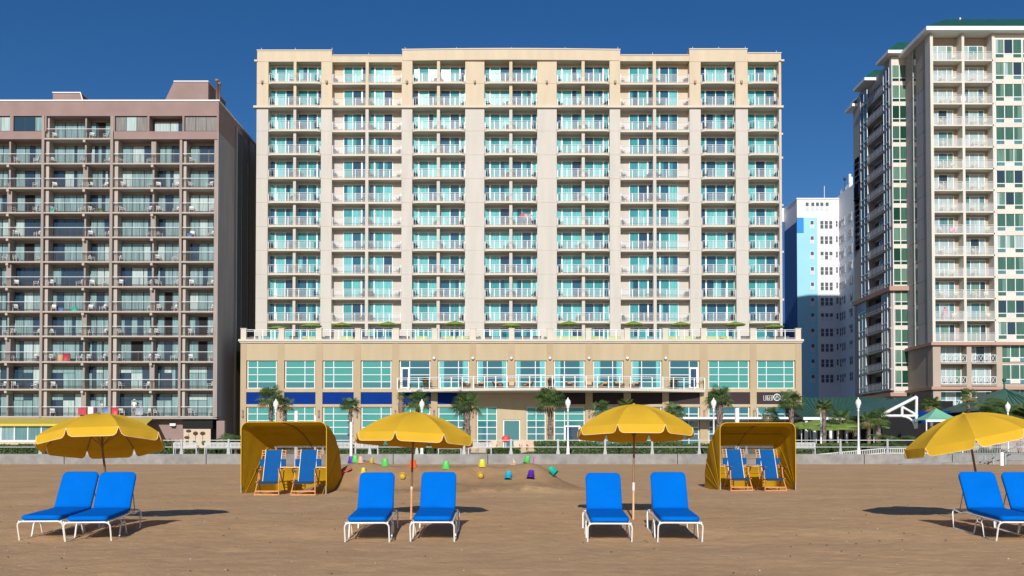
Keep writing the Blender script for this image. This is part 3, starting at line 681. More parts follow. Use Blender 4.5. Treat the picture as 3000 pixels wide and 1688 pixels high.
# top storey: pink wall with openings
tw = MB(); y = DL-0.03
tw.box(XLo, y, Z(340, DL), XR, DL+REL+.02, zroof)
for a, b_ in ((-330,-60),(26,36),(128,133),(327,334),(429,435),(532,538),(633,636)): tw.box(lx(a), y, Z(385, DL), lx(b_), DL+REL+.02, Z(340, DL)-.004)
for a, b_ in ((-330,129),(331,636)): tw.box(lx(a), y, Z(408, DL), lx(b_), DL+REL+.02, Z(385, DL)-.004)
LBb(tw, 'top_storey_wall', 'pink_stucco')
cp = MB(); cp.box(XLo, DL-.12, zroof, XR+.2, DL+.4, zroof+.14); cp.box(XR-.2, DL+.4, zroof, XR+.2, DL+33.2, zroof+.14); LBb(cp, 'coping', 'white_paint')
LM = ['dark_frame', 'left_curtain', 'left_dark', 'left_pale', 'opening_dark', 'grey_curtain']
def lwin(x0, x1, z0, z1, y, rnd, n=3, shades=None, transom=False, name='window'):
    mb = MB(); W = x1-x0
    mb.box(x0, y+.04, z0, x1, y+.08, z1, 0); f = .05
    for i in range(n):
        a = x0+W*i/n+f; b_ = x0+W*(i+1)/n-f; s = shades[i] if shades else rnd.choice([1,1,1,1,3,2,2,1,1])
        top = z1-f
        if transom and i < n-1: top = z0+(z1-z0)*.7; mb.box(a, y, top+.06, b_+(f*1.5 if i == 0 else 0), y+.05, z1-f, rnd.choice([2, 3, 1]))
        if s in (1, 3) and rnd.random() < .3: 
            c = a+(b_-a)*rnd.uniform(.3, .8); mb.box(a, y, z0+f, c, y+.05, top, s); mb.box(c, y+.004, z0+f, b_, y+.05, top, 2)
        else: mb.box(a, y, z0+f, b_, y+.05, top, s)
    return mb
r2 = random.Random(5)
for a, b_, sh_ in ((-60,26,[3,3,3]),(37,128,[2,2,1]),(335,428,[5,3,5]),(539,633,[5,5,5])): LBb(lwin(lx(a), lx(b_), Z(384, DL), Z(342, DL), DL+.12, r2, 3, sh_), 'window', LM)
LBb(lwin(lx(440), lx(532), Z(385, DL), Z(348, DL), DL+1.1, r2, 2, [3,3]), 'window', LM)
# structural grid
cols = [(-84,-76,0),(-74,-65,.3),(119.6,127,0),(129,138,.3),(321,329,0),(331,341,.3),(525,532,0),(534,542,.3),(627,636,0)]
for a, b_, off in cols:
    q = MB(); z1 = zs[0] if (a < 100 or a > 340) else Z(340, DL)
    if off: q.box(lx(a), DL+off, zs[-1]+.05, lx(b_), DL+REL+.02, z1)
    else: q.box(lx(a), DL-.05, zs[-1]+.05, lx(b_), DL+REL+.02, z1)
    LBb(q, 'column', 'fin_conc' if off else 'mauve_conc')
spans = [(-76,119.6,22),(127,321,245),(329,525,445),(532,627,None)]
def lrail(W, rnd):
    mb = MB(); H = .96
    mb.tube([(0,0,H+.12),(W,0,H+.12)], .035, 5, 1)
    for z_ in (H-.02, .1): mb.box(0, -.015, z_, W, .015, z_+.035, 0)
    n = int(W/.14)
    for i in range(n+1): x = W*i/n; mb.box(x-.011, -.011, .1, x+.011, .011, H, 0)
    n = max(2, round(W/1.6))
    for i in range(n+1): x = W*i/n; mb.box(x-.022, -.022, 0, x+.022, .022, H+.1, 0)
    return mb.mesh('railing', ['left_rail_dark', 'white_rail'])
lrails = [lrail(lx(b_)-lx(a)-.1, r2) for a, b_, c in spans]
LROOMS = []
for k in range(12):
    zt_open = zs[k-1] if k else Z(340, DL)
    for si, (a, b_, mid) in enumerate(spans):
        if k == 0 and si != 1: continue
        x0, x1 = lx(a), lx(b_)
        # slab of this floor
        q = MB(); q.box(0, 0, 0.03, x1-x0, REL-.02, .22); q.box(0, -.04, .05, x1-x0, 0, .19)
        if mid: q.box(lx(mid)-x0-.14, -.12, -.28, lx(mid)-x0+.14, REL-.02, -.003)
        bal = q.build('balcony', 'fin_conc', LB, Vector((x0, DL, zs[k]))-LB.location)
        link('railing', lrails[si], bal, (.05, .06, .22))
        z0 = zs[k]+.22; z1 = zt_open-.25
        cells = [(x0+.35 if si else x0, lx(mid)-.12), (lx(mid)+.12, x1-.35)] if mid else [(x0+.5, x1-.1)]
        for ci, (c0, c1) in enumerate(cells):
            m_ = lwin(c0, c1, z0, z1, DL+REL-.09, r2, 3, None if r2.random() > .12 else [1, 4, 1], transom=k >= 10)
            o = m_.build('window', LM, bal); o.location = -Vector((x0, DL, zs[k]))
            LROOMS.append((si, ci, k, c0, c1, z0))
        if mid:
            q = MB(); wd = .10 if (k+si) % 3 else .28
            q.box(lx(mid)-wd, DL+.35, z0+.004, lx(mid)+wd, DL+REL, zt_open-.005)
            LBb(q, 'party_wall', 'mauve_conc')
# base slab edge
q = MB(); q.box(XLo, DL-.15, zs[-1]-.10, XR+.15, DL+3.4, zs[-1]-.004); LBb(q, 'base_slab', 'fin_conc')
# roof structures
rb = MB(); xa_, xb_ = lx(155), lx(213); zt = Z(271, DL+4)
def wedge(mb, xa, xb, xc, y0, y1, z0, z1, m=0):
    """vertical left side, sloping right side"""
    v = [(xa,y0,z0),(xc,y0,z0),(xb,y0,z1),(xa,y0,z1),(xa,y1,z0),(xc,y1,z0),(xb,y1,z1),(xa,y1,z1)]
    mb.add(v, [(0,1,2,3),(7,6,5,4),(0,4,5,1),(1,5,6,2),(2,6,7,3),(3,7,4,0)], m)
DR = DL+5; rx_ = lambda p: X(p, DR, 280)
wedge(rb, rx_(155), rx_(236), rx_(257), DR, DR+6, zroof-.2, Z(273, DR)); LBb(rb, 'roof_house', 'pink_stucco')
rb = MB(); wedge(rb, rx_(154), rx_(236.5), rx_(237), DR-.1, DR+6.1, Z(273, DR)+.003, Z(270.5, DR)); rb.tube([(rx_(236), DR-.05, Z(272, DR)), (rx_(257), DR-.05, zroof+.05)], .07, 5); LBb(rb, 'roof_trim', 'white_paint')
rb = MB(); v = [(rx_(610),DR,zroof-.2),(rx_(459),DR,zroof-.2),(rx_(509),DR,Z(240, DR)),(rx_(610),DR,Z(240, DR))]; v += [(x, DR+7, z) for x, y, z in v]
rb.add(v, [(3,2,1,0),(4,5,6,7),(1,5,4,0),(2,6,5,1),(3,7,6,2),(0,4,7,3)]); LBb(rb, 'roof_house', 'pink_stucco')
rb = MB(); rb.box(rx_(509), DR-.1, Z(240, DR)+.003, rx_(611), DR+7.1, Z(237.5, DR)); LBb(rb, 'roof_trim', 'white_paint')
for px, py, r_ in ((624.5,217,.16),(632,226,.13)):
    q = MB(); q.lathe([(r_, 0), (r_, Z(py, DR)-zroof-.25), (r_*1.6, Z(py, DR)-zroof-.25), (r_*1.6, Z(py, DR)-zroof)], (X(px, DR, 260), DR+1.5, zroof-.1), 8); LBb(q, 'vent_pipe', 'pink_stucco')
# ground floor: dark porch, mural wall, wall light box
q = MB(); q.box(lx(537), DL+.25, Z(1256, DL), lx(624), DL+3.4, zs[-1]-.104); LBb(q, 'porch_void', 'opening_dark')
q = MB(); q.box(lx(541), DL+.1, ZB-.2, lx(620), DL+.22, Z(1257, DL), 0)
for px, py, w_, h_ in ((556,1263,8,4.5),(576,1270,7.5,6),(597,1270,8,5.5),(551,1282,8,4.5)):
    q.ball((lx(px), DL+.07, Z(py, DL)), 1, m=1, sc=(w_*.0393, .05, h_*.0393), n=12)
for px, py, w_, h_ in ((552,1297,5,7),(573,1296,5,6),(600,1297,6,8)): q.ball((lx(px), DL+.05, Z(py, DL)), 1, m=2, sc=(w_*.0393, .09, h_*.0393), n=10)
for px in (556, 576, 597): q.box(lx(px)-.02, DL+.065, Z(1292, DL), lx(px)+.02, DL+.099, Z(1272, DL), 1)
LBb(q, 'mural_wall', ['mural', 'mural_brown', 'leaf_a'])
q = MB(); q.box(lx(493), DL+.9, Z(1247, DL), lx(510), DL+1.19, Z(1239, DL), 0); q.box(lx(496), DL+.85, Z(1251, DL), lx(509), DL+1.19, Z(1247, DL)-.003, 1); LBb(q, 'wall_lamp', ['white_paint', 'dark_metal'])
# awning and glazed porch
DA = DL-5.5; ax = lambda px: X(px, DA, 1250)
q = MB(); q.add([(ax(-160),DA,Z(1242, DA)),(ax(430),DA,Z(1242, DA)),(ax(395),DL-.2,Z(1226, DL)),(ax(-160),DL-.2,Z(1226, DL)),(ax(-160),DA,Z(1248.5, DA)),(ax(430),DA,Z(1248.5, DA))], [(0,1,2,3),(4,5,1,0)]); 
aw = q.build('awning', 'awning_yellow', LB, -Vector(LB.location)); 
q = MB(); q.box(ax(-160), DA+.4, ZB-.1, ax(392), DA+.5, Z(1293, DA), 4)
for i in range(15): x = ax(-160)+(ax(392)-ax(-160))*i/14; q.box(x-.06, DA+.36, Z(1293, DA), x+.06, DA+.5, Z(1247, DA), 0)
q.box(ax(-160), DA+.35, Z(1293, DA)-.05, ax(392), DA+.51, Z(1291, DA), 0)
for i in range(14):
    x = ax(-160)+(ax(392)-ax(-160))*i/14; x2 = ax(-160)+(ax(392)-ax(-160))*(i+1)/14
    q.box(x+.07, DA+.42, Z(1291, DA)+.005, x2-.07, DA+.46, Z(1249, DA), r2.choice([1, 1, 2, 3]))
LBb(q, 'glazed_porch', ['white_paint', 'blue_glass', 'left_dark', 'left_curtain', 'mural'])

# ---------------------------------------------------------------- right tower
DRT = 123.3; qx = lambda px: X(px, DRT, 600)
XT = qx(2731)
RT = thing('hotel_tower', 'tall grey and cream tower with green hipped roof, rightmost building', 'building', (XT, DRT, ZB))
def RB(mb, name, m, parent=None):
    o = mb.build(name, m, parent or RT)
    if parent is None: o.location = -Vector(RT.location)
    return o
kY = [179+63.45*k for k in range(14)]; kz = [Z(y, DRT) for y in kY]; XE = XT+34; RR = 1.5
kz_led = Z(1004, DRT); zeave = Z(97, DRT)
core = MB(); core.box(XT+.1, DRT+RR, kz_led, XE, DRT+26, zeave-.05); RB(core, 'wall', 'tower_tan')
low = MB(); low.box(XT+.1, DRT+RR, ZB-.2, XE, DRT+26, kz_led-.01); RB(low, 'lower_wall', 'tower_tan')
def tsideD(px, xs_=None): return (xs_ or XT)*F/(px-1500)
D1 = tsideD(2662)                       # where the bay steps out
# side wall panels with joints, between front corner and the bay
lv = [kz_led]+[z for z in reversed(kz[:-1])]+[zeave-.1]
for i in range(len(lv)-1):
    q = MB(); q.box(XT-.02, DRT+.15, lv[i]+.03, XT+.2, tsideD(2693), lv[i+1]-.03); q.box(XT-.02, tsideD(2684), lv[i]+.03, XT+.2, D1, lv[i+1]-.03)
    RB(q, 'side_panel', 'tower_panel' if i < 12 else 'tower_tan')
q = MB(); q.box(XT+.02, DRT+.1, ZB-.2, XT+.19, DRT+26, zeave-.08); RB(q, 'side_core', 'side_conc')
for i in range(len(lv)-1):
    q = MB(); q.box(XT-.0, tsideD(2693)+.05, lv[i]+.5, XT+.10, tsideD(2684)-.05, lv[i+1]-.02, 0); q.box(XT-.06, tsideD(2684)-.12, lv[i]+.03, XT+.1, tsideD(2684)-.004, lv[i+1]-.03, 1); RB(q, 'window', ['slate_glass' if i > 11 else 'blue_glass', 'tower_white'])
q = MB(); q.box(XT-.03, DRT+.15, ZB-.2, XT+.18, D1, kz_led-.25); RB(q, 'side_panel', 'tower_tan')
for py, th in ((1003, 9), (1133, 9)):
    q = MB(); z1 = Z(py, DRT); z0 = Z(py+th, DRT); q.box(XT-.45, DRT-.4, z0, XE, DRT+.1, z1); q.box(XT-.45, DRT+.1, z0, XT-.03, D1+2, z1); RB(q, 'ledge', 'tower_pink')
# front columns
for a, b_ in ((2729,2737.5),(2822,2829.5),(2911,2919.5)):
    q = MB(); q.box(qx(a), DRT, kz_led, qx(b_), DRT+RR+.02, zeave-.1); RB(q, 'column', 'tower_white')
for a, b_ in ((2729,2752),(2828,2842),(2915,2932)):
    q = MB(); q.box(qx(a), DRT+.02, ZB-.2, qx(b_), DRT+RR, kz_led-.26); RB(q, 'column', 'tower_tan')
r3 = random.Random(21)
TM = ['white_frame', 'drape_glass', 'slate_glass', 'blue_glass', 'green_light', 'green_glass', 'tower_white']
def tdoor(W, H, rnd):
    mb = MB(); f = .05
    for i, (a, b_) in enumerate(((0,.32),(.32,.64),(.64,.84))):
        s = rnd.choice([1,1,2,3,1,4]); mb.box(W*a, 0, .05, W*b_, .05, H-.05, s); mb.box(W*a-f, -.04, 0, W*a+f, .06, H, 0)
    mb.box(W*.84-f, -.04, 0, W*.84+f, .06, H, 0); mb.box(0, -.03, H-.07, W*.84, .06, H, 0)
    return mb.mesh('balcony_door', TM)
def tstrip(W, H, rnd, panes=3):
    mb = MB(); w_ = W/panes
    for i in range(panes):
        s = rnd.choice([4,4,5,5,4,5,1,2]); s2 = rnd.choice([3,5]); x0, x1 = w_*i, w_*(i+1)
        if rnd.random() < .4:
            c = x0+w_*rnd.uniform(.3,.7); mb.box(x0, 0, H*.24, c, .05, H, s); mb.box(c, .004, H*.24, x1, .05, H, 5 if s == 4 else 4)
        else: mb.box(x0, 0, H*.24, x1, .05, H, s)
        mb.box(x0, 0, 0, x1, .05, H*.2, 6 if i == 1 else s2)
    for i in range(panes+1): mb.box(w_*i-.045, -.05, -.02, w_*i+.045, .05, H+.02, 0)
    mb.box(0, -.04, H*.2, W, .05, H*.24, 0); mb.box(0, -.04, H-.02, W, .05, H+.05, 0)
    return mb.mesh('window', TM)
cellsT = [(2737.5,2822),(2829.5,2911)]
WT = qx(2822)-qx(2737.5); HT = (kz[0]-kz[1])-.28-.2
tdoors = [tdoor(WT, HT, r3) for _ in range(8)]; strips = [tstrip(qx(2999)-qx(2921), HT+.05, r3) for _ in range(8)]
trail = railing_mesh([(0,0),(WT-.05,0)], H=1.05, sp=.11, post=1.2, bal=.018)
TROOMS = []
for k in range(14):
    for ci, (a, b_) in enumerate(cellsT):
        x0 = qx(a); q = MB(); q.box(0, .04, -.0, WT, RR-.01, .2); q.box(0, 0, .0, WT, .04, .2)
        bal = q.build('balcony', 'tower_white', RT, Vector((x0, DRT, kz[k]))-RT.location)
        if k < 13: link('railing', trail, bal, (.025, .1, .2)); link('balcony_door', r3.choice(tdoors), bal, (0, RR-.07, .2)); TROOMS.append((ci, k, x0, x0+WT, kz[k]+.2))
        elif True: link('railing', trail, bal, (.025, .1, .2)); link('balcony_door', r3.choice(tdoors), bal, (0, RR-.07, .2))
    for sx in (2920, 3001):
        o = MB(); o.box(0, 0, 0, qx(3000)-qx(2920), .5, .62); o = RB(o, 'spandrel', 'tower_white'); o.location = Vector((qx(sx), DRT+.02, kz[k]-.15))-RT.location
        link('window', r3.choice(strips), RT, Vector((qx(sx+1), DRT+.12, kz[k]+.47))-RT.location)
q = MB(); q.box(qx(2919.5), DRT+.2, kz_led, XE, DRT+RR, zeave-.1); RB(q, 'wall', 'tower_white')
# lower floors with criss-cross rails
def xrail(W):
    mb = MB(); H = 1.0
    for z_ in (H, .1): mb.box(0, -.03, z_-.03, W, .03, z_+.03)
    n = 4
    for i in range(n+1):
        x = W*i/n; mb.box(x-.03, -.028, .13, x+.03, .028, H-.03)
    for i in range(n):
        xa_, xb_ = W*i/n+.12, W*(i+1)/n-.12
        mb.tube([(xa_, 0, .15), (xb_, 0, H-.05)], .03, 4); mb.tube([(xb_, 0, .15), (xa_, 0, H-.05)], .03, 4)
    return mb.mesh('railing', ['white_rail'])
xr_ = xrail(WT-.6)
for py in (1066, 1130, 1199):
    z = Z(py, DRT)
    for a, b_ in ((2753,2828),(2843,2915)):
        q = MB(); q.box(0, .0, 0, qx(b_)-qx(a), RR-.01, .16); bal = q.build('balcony', 'tower_tan', RT, Vector((qx(a), DRT+.03, z))-RT.location)
        o = link('railing', xr_, bal, (.02, .08, .16)); o.scale = ((qx(b_)-qx(a)-.04)/(WT-.6), 1, 1)
        o = link('balcony_door', r3.choice(tdoors), bal, (0, RR-.1, .16)); o.scale = ((qx(b_)-qx(a))/WT*1.15, 1, .95)
    q = MB(); 
    link('window', r3.choice(strips), RT, Vector((qx(2933), DRT+.3, z+.3))-RT.location)
q = MB(); q.box(qx(2932), DRT+.42, ZB-.2, XE, DRT+RR, kz_led-.26); RB(q, 'lower_wall', 'tower_tan')
# the stepped bay and the recessed wing towards the rear
XB = X(2615, D1, 600); D2 = tsideD(2507, XB); zb_ = Z(868, D1)
def fl(k): return kz[k]
core = MB(); core.box(XB+.9, D1+.5, ZB+5, XT+8, D2, Z(160, D1)+.0); RB(core, 'wing_core', 'tower_panel')
bw = X(2661, D1, 600)-XB
kz = kz+[kz[13]-(kz[0]-kz[13])/13*(i+1) for i in range(2)]
for k in range(0, 16):
    z0 = kz[k]; 
    if k >= 0:
        q = MB(); q.box(XB, D1, z0-.15, X(2661, D1, 600), D1+1, z0+.45); RB(q, 'spandrel', 'tower_white')
    W2 = bw-.1; H2 = (kz[0]-kz[1])-.62
    mb = MB()
    for i in range(2):
        s = r3.choice([1, 1, 2, 3]); x0 = .1+(W2-.1)*i/2; x1 = .1+(W2-.1)*(i+1)/2
        mb.box(x0, 0, H2*.22, x1, .05, H2, s if k > 1 else 2); mb.box(x0, 0, 0, x1, .05, H2*.18, 3)
    for x in (.06, .1+(W2-.1)/2, W2): mb.box(x-.05, -.05, -.02, x+.05, .05, H2+.02, 0)
    mb.box(.06, -.04, H2*.18, W2, .05, H2*.22, 0)
    RBo = mb.build('window', ['white_frame', 'green_glass', 'green_light', 'green_deep'], RT, Vector((XB, D1+.05, z0+.46))-RT.location)
q = MB(); q.box(XB+.02, D1+.12, ZB+4.5, X(2661, D1, 600), D1+.9, Z(165, D1)); RB(q, 'bay_core', 'tower_white')
# wing side: windows, balconies, windows, lettered wall (facing left)
Ds = [tsideD(p, XB) for p in (2613, 2596, 2548, 2528, 2507)]
zw_top = [Z(185, Ds[0]), Z(200, Ds[1]), Z(250, Ds[2]), Z(262, Ds[3])]
sidewin = []
for W2 in (Ds[1]-Ds[0]-.1, Ds[3]-Ds[2]-.1):
    for v_ in range(3):
        mb = MB(); n_ = 2; MT_ = ['white_frame', 'blind_glass', 'blind_glass'] if v_ == 2 else ['white_frame', 'blue_glass', 'slate_glass']
        for i in range(n_):
            y0, y1 = W2*i/n_, W2*(i+1)/n_; s = r3.choice([1,1,2]); mb.box(0, y0, .75, .06, y1, H2+.3, s); mb.box(0, y0, 0.05, .06, y1, .62, 2)
            mb.box(-.03, y0-.03, 0, .06, y0+.03, H2+.3, 0)
        mb.box(-.05, W2-.04, 0, .06, W2+.04, H2+.12, 0); mb.box(-.04, 0, .62, .06, W2, .75, 0)
        sidewin.append(mb.mesh('window', MT_))
wr = MB(); Lr = Ds[2]-Ds[1]
for z_ in (1.05, .1): wr.box(-.03, 0, z_-.03, .03, Lr, z_+.03)
n_ = int(Lr/.5)
for i in range(n_): wr.box(-.02, Lr*(i+.2)/n_, .12, .02, Lr*(i+.8)/n_, 1.0)
wrm = wr.mesh('railing', ['wing_rail'])
bd = MB(); bd.box(0, .4, 0, .06, Lr-.4, 2.2, 1); bd.box(-.03, .34, 0, .05, .42, 2.25, 0); bd.box(-.03, Lr/2-.04, 0, .05, Lr/2+.04, 2.25, 0); bdm = bd.mesh('balcony_door', ['white_frame', 'slate_glass'])
for k in range(0, 16):
    z0 = kz[k]; RL = -Vector(RT.location); lowk = k >= 11; ox = -.45 if lowk else 0
    if lowk: q = MB(); q.box(XB+ox+.08, D1+.03, z0+.1, XB+.3, Ds[1]-.05, z0+3.0); RB(q, 'wing_wall', 'side_conc'); q = MB(); q.box(XB+ox+.08, Ds[2]+.05, z0+.1, XB+.3, Ds[3], z0+3.0); RB(q, 'wing_wall', 'side_conc')
    q = MB(); q.box(XB-.03+ox, D1+.02, z0-.02, XB+.95, Ds[3], z0+.20); wb = RB(q, 'balcony', 'tower_panel')
    vv = 2 if k in (13, 14) else r3.randrange(2)
    link('window', sidewin[vv], RT, Vector((XB+ox, Ds[0]+.05, z0+.22))+RL)
    link('railing', wrm, wb, (XB+ox, Ds[1], z0+.20)); link('balcony_door', bdm, wb, (XB+.84, Ds[1], z0+.20))
    link('window', sidewin[3+vv], RT, Vector((XB+ox, Ds[2]+.05, z0+.22))+RL)
q = MB(); q.box(XB+.07, Ds[0]-.1, ZB+4.5, XB+.88, Ds[1]-.05, Z(170, D1)-.1); RB(q, 'wing_wall', 'side_conc')
q = MB(); q.box(XB+.07, Ds[2]+.05, ZB+4.5, XB+.88, Ds[3], kz[3]+2.8); RB(q, 'wing_wall', 'side_conc')
q = MB(); q.box(XB-.02, Ds[3]+.004, ZB-.2, XB+.9, D2, Z(300, D2)); RB(q, 'sign_wall', 'tower_panel')
# pink ledge, lower wing block
zl1 = Z(838, D1-.5); q = MB(); q.box(XB-.75, D1-.6, zl1-.62, X(2668, D1, 840), D1-.004, zl1); q.box(XB-.75, D1, zl1-.62, XB-.065, Ds[3]+2, zl1); RB(q, 'ledge', 'tower_pink')
zl2 = Z(1150, D1-.5); q = MB(); q.box(XB-.7, D1-.5, zl2-.5, X(2668, D1, 840), D1-.004, zl2); q.box(XB-.7, D1, zl2-.5, XB-.065, D2+1, zl2); RB(q, 'ledge', 'tower_pink')
# roof: eaves and hips
def hip(x0, x1, y0, y1, z, h, ov, name='roof'):
    q = MB(); q.box(x0-ov, y0-ov, z, x1+ov, y1+ov, z+.5, 1)
    a = [(x0-ov+.05,y0-ov+.05,z+.502),(x1+ov-.05,y0-ov+.05,z+.502),(x1+ov-.05,y1+ov-.05,z+.502),(x0-ov+.05,y1+ov-.05,z+.502)]
    i = h*1.25; b2 = [(x0+i,y0+i,z+.5+h),(x1-i,y0+i,z+.5+h),(x1-i,y1-i,z+.5+h),(x0+i,y1-i,z+.5+h)]
    q.add(a+b2, [(0,1,5,4),(1,2,6,5),(2,3,7,6),(3,0,4,7),(4,5,6,7)], 0)
    return RB(q, name, ['green_roof', 'white_paint'])
hip(XT, XE, DRT, DRT+26, zeave-.0, 3.0, .95)
q = MB(); q.tube([(qx(2861), DRT+4, zeave+1), (qx(2861), DRT+4, zeave+3.8)], .12, 6); RB(q, 'vent_pipe', 'white_paint')
q = MB(); q.box(qx(2900), DRT+4.2, zeave+2.2, qx(2921), DRT+5, zeave+3.05); RB(q, 'roof_vent', 'galv')
zE = zeave
def eave(x0, x1, y0, y1, z, h=2.1):
    q = MB(); q.box(x0, y0, z, x1, y1, z+.42, 1)
    q.add([(x0+.05,y0+.05,z+.425),(x1,y0+.05,z+.425),(x1,y1-.05,z+.425),(x0+.05,y1-.05,z+.425),(x0+h*1.15,y0+h*1.15,z+.42+h),(x1,y0+h*1.15,z+.42+h),(x1,y1-.1,z+.42+h),(x0+h*1.15,y1-.1,z+.42+h)], [(0,1,5,4),(1,2,6,5),(2,3,7,6),(3,0,4,7),(4,5,6,7)], 0)
    return RB(q, 'roof', ['green_roof', 'white_paint'])
eave(XB-.8, XT+3, D1-.9, Ds[1]+.6, Z(163, D1)-.0)
eave(XB-.8, XT+3, Ds[2]-1.2, Ds[3]+.8, Z(244, Ds[2])-.0)
eave(XB-.9, XT+3, Ds[3]+.9, D2+1.2, Z(325, D2)-.0, 1.0)
# vertical lettering
n_l = 0
lh = Z(466, D2-1.2)-Z(479, D2-1.2); step = Z(466, D2-1.2)-Z(484, D2-1.2)
letters('OCEAN', XB-.03, D2-.9, Z(479, D2-1.2), lh, 1.5, 0, 'sign_navy', RT, th=.12, name='sign_lettering', axis='y', stack=step, sw=.24)
letters('BEACHCLUB', XB-.03, D2-.9, Z(600, D2-1.2), lh, 1.5, 0, 'sign_navy', RT, th=.12, name='sign_lettering', axis='y', stack=step*.93, sw=.24)
q = MB(); cy, cz = D2-1.75, Z(566, D2-1.2)
for i in range(5):
    a = -.9+i*.42; q.tube([(XB-.12, cy+.9-i*.42, cz-1.1+.2*abs(2-i)), (XB-.12, cy+.75-i*.42, cz+.9+.15*i)], .2, 5)
q.tube([(XB-.12, cy+1.1, cz-1.0), (XB-.12, cy-1.0, cz-1.0)], .2, 5); q.tube([(XB-.12, cy+1.0, cz+.7), (XB-.12, cy-1.2, cz+1.3)], .2, 5); RB(q, 'sign_emblem', 'sign_navy')

# ---------------------------------------------------------------- blue and white building behind
DB = 199.0; ux = lambda px, py=800: X(px, DB, py)
BB = thing('apartment_building', 'white and blue painted high-rise with small sash windows, standing in the gap behind', 'building', (ux(2400), DB, ZB))
def BBb(mb, name, m):
    o = mb.build(name, m, BB); o.location = -Vector(BB.location); return o
x0, x1 = ux(2336), ux(2459); zt = Z(584, DB); X0 = ux(2318)
q = MB(); q.box(x0, DB, ZB, x1, DB+30, zt); BBb(q, 'wall', 'wall_white')
q = MB(); q.box(x0-.05, DB-.06, ZB, ux(2395), DB-.004, Z(638, DB)); BBb(q, 'painted_wall', 'wall_ltblue')
q = MB(); q.box(x0-.06, DB-.11, Z(683, DB), ux(2355), DB-.066, Z(638, DB)-.01); BBb(q, 'painted_wall', 'wall_blue')
q = MB(); q.box(x0-.08, DB-.05, ZB, x0-.055, DB+30, Z(650, DB)); BBb(q, 'painted_wall', 'wall_deepblue')
q = MB(); q.box(X0-1.5, DB+9, ZB, x0-.1, DB+28, Z(610, DB+9)); BBb(q, 'rear_wing', 'wall_white')
q = MB(); q.box(X0-1.56, DB+8.9, ZB, x0-.12, DB+9-.004, Z(650, DB+9)); BBb(q, 'painted_wall', 'wall_deepblue')
q = MB(); q.box(x0-.12, DB-.15, zt, x1+.1, DB+30, zt+.25); BBb(q, 'coping', 'wall_white')
XW = x1; Dw = XW*F/(2540-1500); q = MB(); zt2 = Z(571, DB-.5); q.box(XW, Dw, ZB, XW+12, DB+30.1, zt2); BBb(q, 'side_wing', 'wall_white')
sw_ = {}
for v_ in range(4):
    mb = MB(); W2, H2b = .80, 1.75; a_, b_ = ((1, 1), (2, 1), (2, 2), (1, 2))[v_]
    mb.box(-W2/2, -.05, 0, W2/2, .0, H2b, 0); mb.box(-W2/2+.09, -.08, .08, W2/2-.09, -.04, H2b*.48, a_); mb.box(-W2/2+.09, -.08, H2b*.53, W2/2-.09, -.04, H2b-.08, b_)
    sw_[v_] = mb.mesh('window', ['wall_white', 'pane_grey', 'pane_pale'])
r4 = random.Random(9); BL_ = -Vector(BB.location)
for px in (2364.5, 2381, 2394.5, 2407.5, 2423): link('window', sw_[1], BB, Vector((ux(px, 610), DB-.01, Z(617, DB)))+BL_)
for i in range(12):
    py = 671+45.1*i
    if py > 1160: break
    link('window', sw_[1], BB, Vector((ux(2379.5), DB-.07, Z(py, DB)))+BL_)
    vv = r4.choice([0, 1, 1, 0])
    for px in (2408.5, 2421.5, 2434.5): link('window', sw_[vv if r4.random() < .8 else 0], BB, Vector((ux(px), DB-.01, Z(py, DB)))+BL_)
    o = link('window', sw_[0], BB, Vector((ux(2452), DB-.01, Z(py-6, DB)))+BL_); o.scale = (.55, 1, .75)
    for px in (2466, 2472, 2478, 2494, 2499, 2513):
        d_ = XW*F/(px-1500)
        if len([1]) : link('window', sw_[r4.choice([0, 1])], BB, Vector((XW-.01, d_, Z(py-45 if False else py, DB)))+BL_, rot=(0, 0, -math.pi/2))
q = MB()
for px, py0, h_ in ((2429, 584, 3.6),): q.tube([(ux(px, 580), DB+3, zt), (ux(px, 580), DB+3, zt+h_)], .06, 5)
BBb(q, 'aerial', 'white_paint')
for px, h_, r_ in ((2466,2.6,.08),(2481,3.6,.3),(2486,3.0,.25)):
    q = MB(); d_ = DB-4; q.tube([(X(px, d_, 550)+1.0, d_+1, zt2-.1), (X(px, d_, 550)+1.0, d_+1, zt2+h_)], r_, 6)
    if h_ < 2.7: q.ball((X(px, d_, 550)+1.0, d_+1, zt2+h_), .35)
    BBb(q, 'rooftop_antenna', 'white_paint' if h_ > 2.7 else 'dark_metal')
q = MB()
for i in range(9): q.tube([(XW+.3, DB-6+i*.7, zt2), (XW+.3, DB-6+i*.7, zt2+1.1)], .05, 4)
q.tube([(XW+.3, DB-6, zt2+1.1), (XW+.3, DB-.4, zt2+1.1)], .05, 4); BBb(q, 'roof_railing', 'white_rail')
